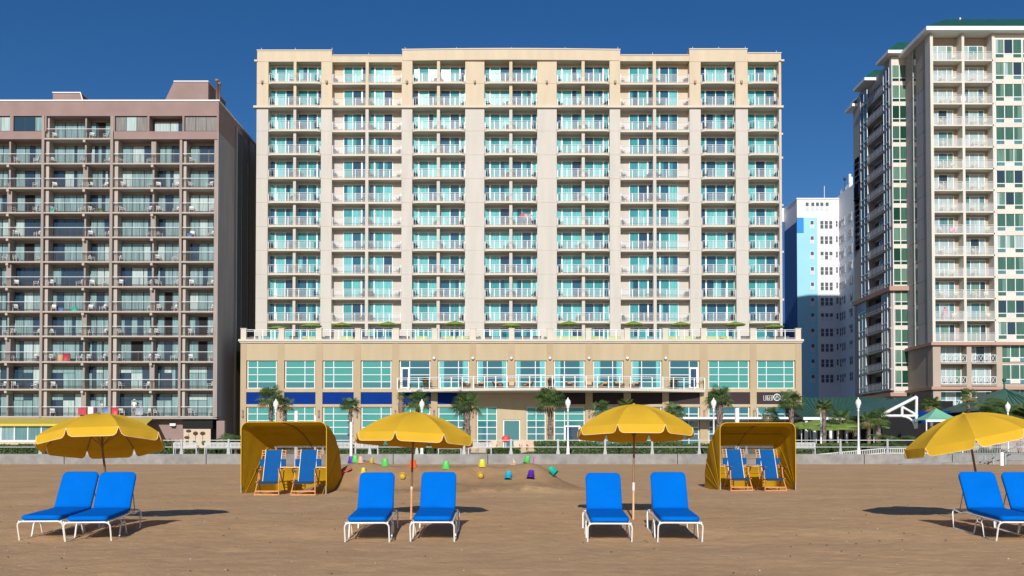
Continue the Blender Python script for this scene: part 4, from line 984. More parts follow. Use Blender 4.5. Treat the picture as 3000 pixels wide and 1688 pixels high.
# ---------------------------------------------------------------- loungers
def rounded(pts, r=0.06, n=5):
    """polyline with rounded corners"""
    pts = [Vector(p) for p in pts]; out = [pts[0]]
    for a, b_, c in zip(pts[:-2], pts[1:-1], pts[2:]):
        d1 = (a-b_); d2 = (c-b_); rr = min(r, d1.length*.45, d2.length*.45); p1 = b_+d1.normalized()*rr; p2 = b_+d2.normalized()*rr
        for i in range(n+1):
            t = i/n; out.append(p1*(1-t)**2+b_*2*t*(1-t)+p2*t*t)
    out.append(pts[-1]); return out
def cushion(path, W, th, rc, name, m):
    """padded slab following a profile path in yz, width W along x, rounded corners in plan at both ends"""
    pts = [Vector((0, *p)) for p in path]
    # resample
    L_ = [0]
    for a, b_ in zip(pts[:-1], pts[1:]): L_.append(L_[-1]+(b_-a).length)
    tot = L_[-1]; n = 34; rows = []
    def at(s):
        for i in range(len(L_)-1):
            if s <= L_[i+1]+1e-9: t = (s-L_[i])/(L_[i+1]-L_[i]); return pts[i].lerp(pts[i+1], t)
        return pts[-1]
    ss = [0, .012, .03, .06, .1]+[.1+(tot-.2)*i/n for i in range(1, n)]+[tot-.1, tot-.06, tot-.03, tot-.012, tot]
    m_ = 12; v = []; sec = []
    for s in ss:
        p = at(s); d = (at(min(tot, s+.02))-at(max(0, s-.02))).normalized(); nrm = Vector((0, -d.z, d.y))
        e = min(s, tot-s); hw = W/2
        if e < rc: hw = W/2-rc+math.sqrt(max(0, rc*rc-(rc-e)**2))
        f = min(1, e/.03); tt = th*(0.35+.65*math.sqrt(max(0, 1-(1-f)**2)))
        ring = []
        for k, (ax_, az) in enumerate(((-1,0.0),(-.985,.36),(-.93,.5),(-.6,.55),(0,.57),(.6,.55),(.93,.5),(.985,.36),(1,0),(.985,-.36),(.93,-.5),(0,-.5),(-.93,-.5),(-.985,-.36))):
            ring.append(p+Vector((ax_*hw, 0, 0))+nrm*(az*tt))
        sec.append(ring)
    mb = MB(); k = len(sec[0]); v = [q for r in sec for q in r]
    f = [(i*k+j, i*k+(j+1) % k, (i+1)*k+(j+1) % k, (i+1)*k+j) for i in range(len(sec)-1) for j in range(k)]
    mb.add(v, f, 0, True); mb.add(sec[0], [tuple(reversed(range(k)))]); mb.add(sec[-1], [tuple(range(k))])
    return mb
def make_lounger():
    """foot end at y=0, head towards +y; origin on the sand between the front feet"""
    root = thing('sun_lounger', 'x', 'sun lounger')
    r = .0135; hw = .335; zf = .315
    for y0, y1, nm in ((-.10, .0, 'front_leg'), (1.88, 1.80, 'rear_leg')):
        mb = MB(); mb.tube(rounded([(-hw+.0, y1, 0.005), (-hw-.0, y0, zf), (hw+.0, y0, zf), (hw, y1, 0.005)], .085, 6), r, 8); mb.build(nm, 'tube_white', root)
    for s in (-1, 1):
        x = s*hw
        mb = MB(); mb.tube(rounded([(x, 0.0, .006), (x, .46, .008), (x, .55, .225), (x, .80, .225), (x, .90, .008), (x, 1.80, .006)], .05, 5), r*.95, 8)
        mb.tube([(x, .60, .225), (x*.93, .57, zf-.005)], .008, 6); mb.tube([(x, .76, .225), (x*.93, .80, zf-.005)], .008, 6); mb.build('leg_runner', 'tube_white', root)
        mb = MB(); mb.tube(rounded([(x*.93, -.09, zf), (x*.93, 1.30, zf), (x*.93, 1.50, zf-.035), (x*.93, 1.87, zf-.005)], .06, 4), r, 8); mb.build('side_rail', 'tube_white', root)
    mb = MB(); ang = math.radians(52); bl = .76; y0 = 1.30
    tx_, tz_ = y0+bl*math.cos(ang), zf+.03+bl*math.sin(ang)
    mb.tube(rounded([(-hw*.82, y0, zf+.02), (-hw*.82, tx_-.03, tz_-.04), (hw*.82, tx_-.03, tz_-.04), (hw*.82, y0, zf+.02)], .07, 5), r*.9, 8); mb.build('back_frame', 'tube_white', root)
    mb = MB()
    for s in (-1, 1): mb.tube([(s*hw*.86, y0+.36*math.cos(ang), zf+.02+.36*math.sin(ang)), (s*hw*.8, 1.72, zf-.01)], .008, 6)
    mb.tube([(-hw*.8, 1.72, zf-.01), (hw*.8, 1.72, zf-.01)], .008, 6)
    mb.build('back_support', 'galv', root)
    mb = MB()
    for i in range(11): y = .02+i*.115; mb.box(-hw*.93, y, zf-.004, hw*.93, y+.05, zf+.006)
    mb.build('strap', 'tube_white', root)
    a = math.radians(52); path = [(-.09, zf+.052), (1.24, zf+.052)]
    for i in range(1, 6): t = a*i/5; path.append((1.24+.11*math.sin(t), zf+.052+.11*(1-math.cos(t))))
    yl, zl = path[-1]
    for i in range(1, 9): t = i/8*.70; path.append((yl+t*math.cos(a)-.012*math.sin(math.pi*i/8), zl+t*math.sin(a)))
    cushion(path, .595, .07, .09, 'c', None).build('cushion', 'blue_cushion', root)
    return root
proto = make_lounger()
LG = [(61.5,186,1583.5,-5.5,'blue cushioned lounger at far left, outermost one under the leftmost yellow umbrella'),
      (197.5,321.4,1586.6,-8.2,'blue cushioned lounger overlapping its neighbour, right one of the leftmost pair'),
      (1011,1141.3,1587,-2.9,'blue cushioned lounger left of the pole of the second yellow umbrella'),
      (1202,1332,1586.3,-1.0,'blue cushioned lounger right of the pole of the second yellow umbrella'),
      (1722.7,1849.6,1587.8,2.0,'blue cushioned lounger left of the pole of the third yellow umbrella'),
      (1927,2056.7,1588,3.2,'blue cushioned lounger right of the pole of the third yellow umbrella'),
      (2922,3050,1587.6,5.8,'blue cushioned lounger fully showing its back, left of the rightmost pair'),
      (3062,3190,1587.6,5.8,'blue cushioned lounger cut by the right edge of the picture')]
for i, (a, b_, y, yaw, lab) in enumerate(LG):
    g = G((a+b_)/2, y, 0.0); w_ = (b_-a)/F*g.y
    loc = Vector((g.x, g.y, hz(g.x, g.y)))
    rot = (math.radians(2.0), 0, math.radians(-yaw)); 
    o = proto if i == 0 else dup(proto, loc)
    o.location = loc-Vector((0, 0, .012)); o.rotation_euler = rot
    tag(o, lab, 'sun lounger', 'blue sun loungers in pairs under the yellow umbrellas')

# ---------------------------------------------------------------- beach umbrellas
def make_umbrella(base, apex_px, D, R, rise, leanx, leany, spin, label, valance=.165, first=[None]):
    """pole from the sand up to the apex, canopy square to the axis; leanx/leany in degrees tilt the canopy"""
    ap = P(apex_px[0], apex_px[1], D)
    root = thing('beach_umbrella', label, 'beach umbrella', (base.x, base.y, base.z), 0, 'yellow beach umbrellas over the loungers')
    ax_ = Matrix.Rotation(math.radians(leanx), 3, 'Y') @ Matrix.Rotation(math.radians(leany), 3, 'X') @ Vector((0, 0, 1))
    rotm = (Matrix.Rotation(math.radians(leanx), 3, 'Y') @ Matrix.Rotation(math.radians(leany), 3, 'X')).to_4x4()
    apL = ap-base; hub = apL-ax_*.06
    low = apL-ax_*(rise+.15)
    joint = low*.43
    mb = MB(); mb.tube([(0, 0, -.25), joint], .0225, 10); mb.tube([joint*.80, joint*1.02], .024, 10, 1); mb.build('lower_pole', ['pole_wood', 'white_paint'], root)
    mb = MB(); mb.tube([joint*1.0, low, hub+ax_*.03], .021, 10); mb.build('upper_pole', 'pole_brown', root)
    mb = MB(); mb.lathe([(0.06,-.004),(.05,.012),(.022,.018),(.014,.032),(0,.036)], (0,0,0), 10); o = mb.build('finial', 'yellow_cloth', root); o.matrix_local = Matrix.Translation(apL-ax_*.01) @ rotm
    n = 8; sp = math.radians(spin)+math.pi/n; fr = Matrix.Translation(apL) @ rotm
    def prof(t): return -rise*(0.14*t+0.86*t*t)
    segs = 12; cs = 6; mb = MB()
    for g_ in range(n):
        a0 = sp+2*math.pi*g_/n-math.pi/2; a1 = a0+2*math.pi/n; v = []
        for i in range(segs+1):
            t = i/segs
            for j in range(cs+1):
                u = j/cs; p0 = Vector((math.cos(a0), math.sin(a0), 0)); p1 = Vector((math.cos(a1), math.sin(a1), 0))
                p = p0.lerp(p1, u)*R*t; sag = .035*math.sin(math.pi*u)*math.sin(math.pi*min(1, t*.9)); 
                v.append((p.x, p.y, prof(t)-sag+.0))
        f = [(i*(cs+1)+j, i*(cs+1)+j+1, (i+1)*(cs+1)+j+1, (i+1)*(cs+1)+j) for i in range(segs) for j in range(cs)]
        mb.add(v, [tuple(reversed(q)) for q in f], 0, True)
    ca = mb.build('canopy', 'yellow_cloth', root); ca.matrix_local = fr
    # valance flaps, one per gore, rounded at their lower corners
    for g_ in range(n):
        a0 = sp+2*math.pi*g_/n-math.pi/2; a1 = a0+2*math.pi/n
        p0 = Vector((math.cos(a0), math.sin(a0), 0))*R; p1 = Vector((math.cos(a1), math.sin(a1), 0))*R
        mb = MB(); top = []; bot = []; K = 22; flare = .03; nm_ = ((p0+p1)/2).normalized()
        for j in range(K+1):
            u = j/K; p = p0.lerp(p1, u); sag = .0; e = min(u, 1-u)*(p1-p0).length
            dep = valance if e > .11 else max(.0, valance*math.sqrt(max(0, 1-((.11-e)/.11)**2)))*(.0 if e < .012 else 1)
            dep = max(dep, .0)
            wv = .004*math.sin(u*13+g_*2)+.010*math.sin(u*5+g_)
            top.append((p.x, p.y, prof(1)+.002)); q = p+nm_*(flare*dep/valance+wv*dep/valance); bot.append((q.x, q.y, prof(1)-dep-.001))
        v = top+[tuple((Vector(a)+Vector(b_))/2) for a, b_ in zip(top, bot)]+bot; k = K+1
        mb.add(v, [(r_*k+j, (r_+1)*k+j, (r_+1)*k+j+1, r_*k+j+1) for r_ in range(2) for j in range(K)], 0, True)
        va = mb.build('valance', 'yellow_cloth', ca)
        mb = MB(); mb.tube([Vector(q)-nm_*.0 for q in bot], .006, 5); mb.build('piping', 'piping', ca)
    for g_ in range(n):
        a0 = sp+2*math.pi*g_/n-math.pi/2; d = Vector((math.cos(a0), math.sin(a0), 0)); mb = MB()
        mb.tube([d*R*t+Vector((0, 0, prof(t)-.012)) for t in (0.02, .2, .4, .6, .8, .99)], .006, 5)
        m1 = d*R*.5+Vector((0, 0, prof(.5)-.014)); mb.tube([m1, Vector((0, 0, -rise-.13))], .005, 5)
        rb_ = mb.build('rib', 'pole_brown', root); rb_.matrix_local = fr
    mb = MB(); mb.lathe([(.028, 0), (.028, .07)], (0, 0, -rise-.16), 10); o = mb.build('runner', 'pole_brown', root); o.matrix_local = fr
    # tie strap hanging from a rib end
    return root
g = G(326, 1528, 0.03); make_umbrella(g, (299, 1213), 17.4, 1.09, .46, -5.0, -10, 15, 'yellow beach umbrella tilted back, leftmost, over the overlapping pair of loungers')
g = G(1203.6, 1521.5, 0.045); make_umbrella(g, (1214, 1207), 18.3, 1.15, .46, 2.2, -3.0, 12, 'yellow beach umbrella second from left, pole between two straight loungers')
g = G(1855, 1521.5, 0.045); make_umbrella(g, (1857, 1185), 19.0, 1.17, .50, .3, -4.2, 0, 'yellow beach umbrella standing highest, third from left')
g = G(2884, 1528, 0.045); make_umbrella(g, (2822, 1212), 18.0, 1.16, .46, -12.0, -2.5, 2, 'yellow beach umbrella leaning left with a bent-over pole, rightmost one')

# ---------------------------------------------------------------- cabanas
def make_cabana(loc, yaw, W, H, depth, mirror, label):
    cr = random.Random(4+mirror); wr_ = .035 if mirror else .012
    root = thing('beach_cabana', label, 'beach cabana', loc, yaw, 'yellow hooded beach cabanas on the sand')
    Wb = W*(1.03 if mirror else .82); ch = .22
    def hoop(phi, n=9):
        """U-shaped hoop hinged at the front feet; phi=0 front upright, 90 flat at the rear"""
        c, s = math.cos(phi), math.sin(phi); f = phi/(math.pi/2); w_ = W+(Wb-W)*f; h = H*c; d = depth*s
        pts = []; hx = w_/2
        # local path in (x, r) with r along the hoop plane
        path = [(-hx, 0)]+[(-hx, 1-ch/H)]
        for i in range(1, 7): a = i/7*math.pi/2; path.append((-hx+ch*(1-math.cos(a)), 1-ch/H+ch/H*math.sin(a)))
        path += [(-hx+ch, 1), (-hx/2, 1.0), (0, 1.0), (hx/2, 1.0), (hx-ch, 1)]
        for i in range(6, 0, -1): a = i/7*math.pi/2; path.append((hx-ch*(1-math.cos(a)), 1-ch/H+ch/H*math.sin(a)))
        path += [(hx, 1-ch/H), (hx, 0)]
        out = []
        for x, r_ in path:
            out.append(Vector((x, d*r_, h*r_)))
        return out
    hoops = [hoop(math.radians(a)) for a in (0, 16, 32, 48, 62, 76, 89)]
    # canvas: skin between successive hoops with a slight sag; bottom filled down to the sand
    mb = MB(); rows = []
    for i in range(len(hoops)-1):
        for t in range(4):
            u = t/4; rows.append([a.lerp(b_, u)+Vector((0, 0, -(0.03 if mirror else .008)*math.sin(math.pi*u))) for a, b_ in zip(hoops[i], hoops[i+1])])
    rows.append(hoops[-1])
    for i_, r__ in enumerate(rows[1:-1]):
        for j_ in range(1, len(r__)-1): w0 = r__[j_]; r__[j_] = w0+Vector((1 if w0.x > 0 else -1, .3, .3))*wr_*mnoise.noise(w0*2.6+Vector((mirror*9, 0, 0)))
    k = len(rows[0]); zwt, zwb = H*.665, H*.36
    v = [q for r_ in rows for q in r_]; f = []; fw = []
    for i in range(len(rows)-1):
        for j in range(k-1):
            q = (i*k+j, i*k+j+1, (i+1)*k+j+1, (i+1)*k+j); cz_ = sum(v[a].z for a in q)/4; cx_ = abs(sum(v[a].x for a in q)/4); mid = 8 <= j <= k-10
            if mid and zwb < cz_ < zwt and i > 8: fw.append(q)
            else: f.append(q)
    mb.add(v, f, 0, True)
    mb.build('canvas_hood', 'cabana_cloth', root)
    # rear skirt reaching the sand
    r_ = rows[-1]; sk = MB(); 
    for a, b_ in zip(r_[:-1], r_[1:]): sk.quad([a, b_, Vector((b_.x, b_.y+.01, -.05)), Vector((a.x, a.y+.01, -.05))])
    sk.build('rear_skirt', 'cabana_cloth', root)
    # clear rear window
    if fw:
        us = sorted({a for q in fw for a in q}); ix = {a: i for i, a in enumerate(us)}; wb = MB(); wb.add([v[a]-Vector((0, 0.004, 0)) for a in us], [tuple(ix[a] for a in q) for q in fw], 0, True); wn = wb.build('rear_window', 'vinyl_window', root)
        zs_ = sorted({round(v[a].z, 3) for q in fw for a in q}); xs_ = [v[a].x for q in fw for a in q]
        tb = MB(); yt = lambda z: depth*math.sqrt(max(0, 1-(z/H)**2))
        for z in (zs_[0], zs_[-1]): tb.tube([(min(xs_), yt(z)-.02, z), (max(xs_), yt(z)-.02, z)], .02, 5)
        tb.build('window_trim', 'piping', wn)
    for i, h_ in enumerate(hoops[:-1]):
        if i not in ((0, 2, 3, 4, 5) if mirror else (0, 3)): continue
        q = MB(); q.tube([p+Vector((0, -.004 if i == 0 else .0, 0.0))-Vector((0, .012, .012))*(i > 0) for p in h_], .014, 7); q.build('hoop', 'yellow_cloth' if i == 0 else 'cabana_cloth', root)
    q = MB(); 
    for s in (-1, 1): q.tube([(s*W/2*.995, -.01, -.12), (s*W/2*.995, -.012, H*.12)], .02, 6)
    q.build('foot_tube', 'galv', root)
    # roof strap from the front hoop to the window
    q = MB(); sx = .12 if mirror else -.05; dx = .35 if not mirror else -.35; pts = []
    for i in range(10): a = math.radians(2+i*5.6); pts.append(Vector((sx+dx*i/9, depth*math.sin(a)-.02, H*math.cos(a)-.03)))
    q.tube(pts, .016, 4); q.build('roof_strap', 'pole_brown', root)
    return root
vm = bpy.data.materials.new('vinyl_window'); vm.use_nodes = True; MATS['vinyl_window'] = vm
n_ = vm.node_tree.nodes; l_ = vm.node_tree.links; tb_ = n_.new('ShaderNodeBsdfTransparent'); tb_.inputs[0].default_value = (.80, .79, .80, 1); mx_ = n_.new('ShaderNodeMixShader'); mx_.inputs[0].default_value = .45
n_['Principled BSDF'].inputs['Base Color'].default_value = (.32, .30, .30, 1); n_['Principled BSDF'].inputs['Roughness'].default_value = .3
l_.new(tb_.outputs[0], mx_.inputs[1]); l_.new(n_['Principled BSDF'].outputs[0], mx_.inputs[2]); l_.new(mx_.outputs[0], n_['Material Output'].inputs['Surface'])
gl = G(706, 1446, .08); gr_ = G(956, 1448, .08); cl = (gl+gr_)/2
make_cabana(Vector((cl.x, cl.y, .07)), math.atan2(gr_.y-gl.y, gr_.x-gl.x), (gr_-gl).length, 2.12, 2.15, False, 'yellow hooded cabana in front of the dark gap, left one of two')
CAB1 = cl.copy(); CY1 = math.atan2(gr_.y-gl.y, gr_.x-gl.x)
gl = G(2108, 1436, .08); gr_ = G(2334, 1436.5, .08); cl = (gl+gr_)/2
make_cabana(Vector((cl.x, cl.y, .07)), math.atan2(gr_.y-gl.y, gr_.x-gl.x)+math.radians(5), (gr_-gl).length, 2.16, 2.2, True, 'yellow hooded cabana with wrinkled sides, right one of two')
CAB2 = cl.copy()

# ---------------------------------------------------------------- wooden beach chairs
def make_chair():
    root = thing('beach_chair', 'x', 'beach chair'); hw = .33
    # front frame: two slanting legs with a double bottom bar
    q = MB()
    for s in (-1, 1): q.tube([(s*(hw+.02), 0, 0), (s*(hw-.03), .20, .42), (s*(hw-.04), .26, .76)], .018, 6)
    for z in (.03, .13): q.box(-hw-.02, -.012+z*.3, z-.018, hw+.02, .012+z*.3, z+.018)
    q.build('front_frame', 'wood', root)
    for s in (-1, 1):
        q = MB(); q.tube([(s*(hw+.04), .78, 0), (s*(hw-.0), .30, .58), (s*(hw), .14, .74)], .017, 6); q.build('rear_leg', 'wood_dark', root)
        q = MB(); q.box(s*hw-.035, .02, .755, s*hw+.035, .50, .78); q.build('armrest', 'wood_dark', root)
        q = MB(); q.box(s*.20-.0-.018+s*.12, .1, .38, s*.20+.018+s*.12, .52, .41); q.build('seat_rail', 'wood', root)
    # back frame: tall rails with cross slats above the fabric edges
    a = math.radians(68); y0, z0 = .50, .36; L_ = 1.02
    pt = lambda x, t, off=0: Vector((x, y0+L_*t*math.cos(a)-off*math.sin(a), z0+L_*t*math.sin(a)+off*math.cos(a)*0))
    q = MB()
    for s in (-1, 1):
        q.tube([pt(s*.345, .0), pt(s*.345, 1)], .017, 6)
        for t in (.985, .90, .83): q.tube([pt(s*.345, t), pt(s*.245, t)], .014, 5)
    q.tube([pt(-.345, .985), pt(.345, .985)], .014, 6); q.tube([pt(-.345, .5)+Vector((0,.07,0)), pt(.345, .5)+Vector((0,.07,0))], .014, 6)
    q.build('back_frame', 'wood', root)
    q = MB(); K = 10; rows = []
    for i in range(K+1):
        t = -.02+1.02*i/K; sag = .03*math.sin(math.pi*i/K)
        rows.append([pt(x, t, .03-sag*(1-(x/.24)**2)) for x in (-.235, -.12, 0, .12, .235)])
    v = [p for r_ in rows for p in r_]; v2 = [p+Vector((0, .012, 0)) for p in v]; k = 5
    q.add(v, [(i*k+j, i*k+j+1, (i+1)*k+j+1, (i+1)*k+j) for i in range(K) for j in range(4)], 0, True); q.add(v2, [((i+1)*k+j, (i+1)*k+j+1, i*k+j+1, i*k+j) for i in range(K) for j in range(4)], 0, True)
    for s in (-1, 1): q.tube([pt(s*.24, t/10*1.02, .035) for t in range(11)], .011, 5, 1)
    q.build('back_canvas', ['blue_canvas', 'white_paint'], root)
    for s in (-1, 1): q = MB(); c0 = pt(s*.30, .60, .02); q.box(s*.245, c0.y-.035, pt(0, .50).z, s*.375, c0.y+.03, pt(0, .72).z); q.build('side_pouch', 'blue_canvas', root)
    q = MB(); v = []
    for i in range(7):
        u = i/6; y = .09+.43*u; z = .405-.05*math.sin(math.pi*u)
        v += [(-.25, y, z), (.25, y, z)]
    q.add(v, [(2*i, 2*i+1, 2*i+3, 2*i+2) for i in range(6)], 0, True); q.box(-.27, .07, .385, .27, .10, .415); q.box(-.26, .075, .33, .26, .085, .385); q.build('seat_canvas', 'navy_canvas', root)
    return root
pc = make_chair()
def gm(a, b_, y): 
    q = G((a+b_)/2, y, .08); return q
CH = [(746.6,815,1450.5,0,'low wooden beach chair with blue canvas, left seat of the left cabana'),
      (853,921.5,1451.5,0,'low wooden beach chair with blue canvas, right seat of the left cabana'),
      (2142.4,2206,1439.6,5,'low wooden beach chair with blue canvas, left seat of the right cabana'),
      (2241,2306.6,1439,5,'low wooden beach chair with blue canvas, right seat of the right cabana')]
for i, (a, b_, y, yaw, lab) in enumerate(CH):
    q = gm(a, b_, y); o = pc if i == 0 else dup(pc, q); o.location = (q.x, q.y-.0, hz(q.x, q.y)-.01); o.rotation_euler = (0, 0, math.radians(yaw)); tag(o, lab, 'beach chair', 'wooden beach chairs inside the yellow cabanas')

# ---------------------------------------------------------------- sand toys
def bucket_mesh(up=False):
    mb = MB(); mb.lathe([(.0, .0), (.085, .0), (.088, .01), (.115, .235), (.125, .235), (.125, .25), (.112, .25), (.082, .02), (0, .018)], (0, 0, 0), 16)
    pts = [Vector((.125*math.cos(a), .02, .235+.0-.11*math.sin(a))) for a in [math.pi*i/10 for i in range(11)]]; mb.tube([p+Vector((0, -.14*math.sin(math.pi*i/10), 0)) for i, p in enumerate(pts)], .006, 5)
    return mb
bks = [(1028,1357,'b_purple','inv','purple toy bucket turned over at the foot of the white pole',1),(1041,1354,'b_green','inv','green toy bucket beside the purple one on the left heap',1),
       (1057,1356,'b_peach','inv','pale peach toy bucket second from the left heap end',.95),(1089,1356,'b_mustard','inv','small mustard sand mould on the back ridge',.7),
       (1128.5,1365,'b_green','inv','green toy bucket upside down behind the left lounger pair back',1.1),(1210,1370,'b_orange','inv','orange toy bucket right behind the second umbrella pole',1.15),
       (1307,1373,'b_green','inv','green toy bucket upside down at the middle of the sand ridge',1.15),(1413,1367,'b_yellow','inv','yellow green toy bucket on the sand ridge right of centre',1.1),
       (1547,1354,'b_green','tilt','bright green toy bucket tilted on the right heap',1.0),(1409,1404,'b_mustard','flat','mustard round toy bucket lying mouth outward on the slope',1.0),
       (1180,1407,'b_mustard','flat','mustard toy bucket lying between the two middle loungers',1.05),(1491,1404,'b_cyan','tiltl','light blue toy bucket leaning on the slope',1.1),
       (1557,1402,'b_purple','tiltl','purple toy bucket tipped over, lower right slope',1.15),(1612,1392,'b_teal','tiltr','teal toy bucket tipped over at the right end',1.1),
       (1008,1391,'b_red','small','small red toy shovel end stuck in the left slope',.55),(1065,1386,'b_yellow','inv','yellow toy bucket peeking over the left middle lounger',.8),
       (1503,1355,'b_peach','boat','small peach toy boat on the right heap top',1),(1562,1350,'b_magenta','rod','thin magenta toy rake handle standing on the right heap',1)]
def ray_ground(px, py):
    d0 = P(px, py, 1.0)-Vector((0, 0, CZ)); t = 14.0
    o_ = Vector((0, 0, CZ))
    prev = t
    while t < 70:
        p = o_+d0*t
        if p.z < hz(p.x, p.y): break
        t += .04
    return o_+d0*t
bmesh_cache = {}
for px, py, mt, kind, lab, s in bks:
    p = ray_ground(px, py)
    if p.y > 34:   # ray passes over the crest: stand it on the ridge
        x = (px-1500)/F*30.6; best = max([(hz(x, 29.3+i*.1), 29.3+i*.1) for i in range(26)]); p = Vector((x, best[1], best[0]))
    mb = bucket_mesh()
    if kind == 'boat': mb = MB(); mb.add([(-.12,-.04,.05),(.12,-.04,.05),(.16,0,.06),(.12,.04,.05),(-.12,.04,.05),(-.08,-.02,0),(.08,-.02,0),(.08,.02,0),(-.08,.02,0)], [(0,1,6,5),(1,2,6),(2,3,7,6),(3,4,8,7),(4,0,5,8),(5,6,7,8),(4,3,2,1,0)]); mb.tube([(0,0,.04),(0,0,.26)], .008, 5); mb.add([(.0,0,.08),(.1,0,.08),(0,0,.25)], [(0,1,2),(2,1,0)])
    elif kind == 'rod': mb = MB(); mb.tube([(0,0,-.03),(.02,0,.2)], .014, 6); mb.box(-.05,-.01,.19,.09,.01,.22)
    elif kind == 'small': mb = MB(); mb.tube([(-.1,0,.02),(.1,0,.16)], .014, 6); mb.add([(.08,-.05,.12),(.2,-.05,.18),(.22,.05,.22),(.1,.05,.16),(.08,-.05,.10),(.2,-.05,.16),(.22,.05,.2),(.1,.05,.14)], [(0,1,2,3),(7,6,5,4),(0,4,5,1),(1,5,6,2),(2,6,7,3),(3,7,4,0)]); s = 1.2
    nm = {'boat': 'toy_boat', 'rod': 'toy_rake', 'small': 'toy_shovel'}.get(kind, 'toy_bucket')
    s *= .9; o = mb.build(nm, mt, None, p); o.scale = (s, s, s)
    rot = {'inv': (math.pi, 0, .4), 'tilt': (math.pi-.2, .25, 0), 'flat': (math.radians(-84), 0, .1), 'tiltl': (math.pi-.35, .35, .5), 'tiltr': (math.radians(150), -.7, .3)}.get(kind, (0, 0, 0)); o.rotation_euler = rot
    if kind in ('inv', 'tilt', 'tiltl', 'tiltr'): o.location.z += .235*s*(1 if kind == 'inv' else .95)
    if kind == 'flat': o.location.z += .11*s; o.location.y -= .06
    if lab.startswith('purple toy bucket turned'): PB = o.location.copy()
    tag(o, lab, 'beach toy' if nm != 'toy_bucket' else 'toy bucket', 'sand toys on the sand heap')
# white poles
def pole(px, y_top, y_bot, D, r_, label, mt='white_paint'):
    a = P(px, y_bot, D); z0 = a.z if D < 32 else min(a.z, hz(a.x, D)-.05); mb = MB(); h = Z(y_top, D)-z0
    mb.lathe([(r_, 0), (r_, h-.05), (r_*1.0, h-.03), (0, h)], (0, 0, 0), 12)
    tag(mb.build('marker_pole', 'white_paint', None, (a.x, D, z0)), label, 'pole', 'slim white poles on the beach')
p0 = (1028-1500)/F*30.4
pole(1028.5, 1236, 1336, PB.y, .05, 'thin white pole standing in the purple bucket left of the second umbrella')
pole(867.5, 1203, 1345, 40, .085, 'thick white pole rising behind the left cabana')
pole(923.5, 1217, 1345, 41, .05, 'short white pole just right of the thick one behind the left cabana')
pole(2160, 1195, 1345, 40, .095, 'thick white pole rising behind the right cabana')
pole(2935, 1325, 1375, 66, .14, 'short white bollard post at the foot of the beach ramp, far right')
# ---------------------------------------------------------------- lamp posts
def make_lamp():
    root = thing('street_lamp', 'x', 'street lamp'); H = 4.35
    mb = MB(); mb.lathe([(.16,0),(.16,.08),(.12,.14),(.13,.45),(.10,.5),(.085,.55),(.075,1.2),(.06,H-.95),(.085,H-.93),(.085,H-.86),(.05,H-.84),(.06,H-.75),(.12,H-.68),(.13,H-.62)], n=12); mb.build('post', 'white_paint', root)
    mb = MB(); mb.lathe([(.12,H-.62),(.21,H-.40),(.225,H-.28),(.19,H-.12),(.10,H-.02),(.05,H+.02),(.05,H+.06),(.02,H+.14),(0,H+.15)], n=12); mb.build('globe', 'white_plastic', root)
    return root
pl = make_lamp()
LPs = [(808,78,1168,'above the left cabana'),(1236,78,1169,'left of the second palm pair, behind second umbrella'),(1664,76,1164,'between second and third umbrellas'),(2091,76,1165,'just left of the right cabana'),(2515,76,1164,'right of the right cabana by the green roof'),(2405,92,1174,'partly behind a palm near the green umbrellas'),(2953,80,1177,'at the far right above the rightmost umbrella')]
for i, (px, D, yt, d) in enumerate(LPs):
    z = ZB-.04; s = (Z(yt, D)-z)/4.5; loc = Vector((X(px, D, 1250), D, z))
    o = pl if i == 0 else dup(pl, loc); o.location = loc; o.scale = (s, s, s)
    tag(o, 'white acorn street lamp '+d, 'street lamp', 'white acorn lamps along the boardwalk')
# ---------------------------------------------------------------- benches
def make_bench():
    root = thing('park_bench', 'x', 'bench'); W = 1.8
    q = MB()
    for i in range(5): q.box(-W/2, -.22+i*.095, .42, W/2, -.14+i*.095, .445)
    q.build('seat', 'bench_wood', root)
    q = MB(); q.box(-W/2, .26, .86, W/2, .29, .93); q.box(-W/2, .24, .50, W/2, .27, .55)
    n = 17
    for i in range(n): x = -W/2+.06+(W-.12)*i/(n-1); q.add([(x-.034,.245,.5),(x+.034,.245,.5),(x+.034,.265,.9),(x-.034,.265,.9),(x-.034,.262,.5),(x+.034,.262,.5),(x+.034,.282,.9),(x-.034,.282,.9)], [(3,2,1,0),(4,5,6,7),(0,1,5,4),(1,2,6,5),(2,3,7,6),(3,0,4,7)])
    q.build('backrest', 'bench_wood', root)
    for s in (-1, 1):
        for y, h in ((-.22, .64), (.24, .90)):
            q = MB(); q.box(s*W/2-.035, y-.03, 0, s*W/2+.035, y+.03, h); q.build('leg', 'bench_wood', root)
        q = MB(); q.box(s*W/2-.04, -.27, .641, s*W/2+.04, .25, .68); q.build('armrest', 'bench_wood', root)
    return root
pb_ = make_bench()
for i, (px, d) in enumerate(((545,'left of the grey railing post near the pink wall'),(636,'below the painted mural wall'),(709,'half hidden by the left cabana frame'),(995,'just right of the left cabana'),(1075,'left under the second umbrella'),(1318,'right of the second umbrella'),(1406,'between railing posts right of the first seat'),(2352,'just right of the right cabana'))):
    loc = Vector((X(px, 76.5, 1325), 76.5, ZB-.03)); o = pb_ if i == 0 else dup(pb_, loc); o.location = loc; o.rotation_euler = (0, 0, math.pi); tag(o, 'grey slatted boardwalk bench '+d, 'bench', 'slatted benches along the boardwalk')
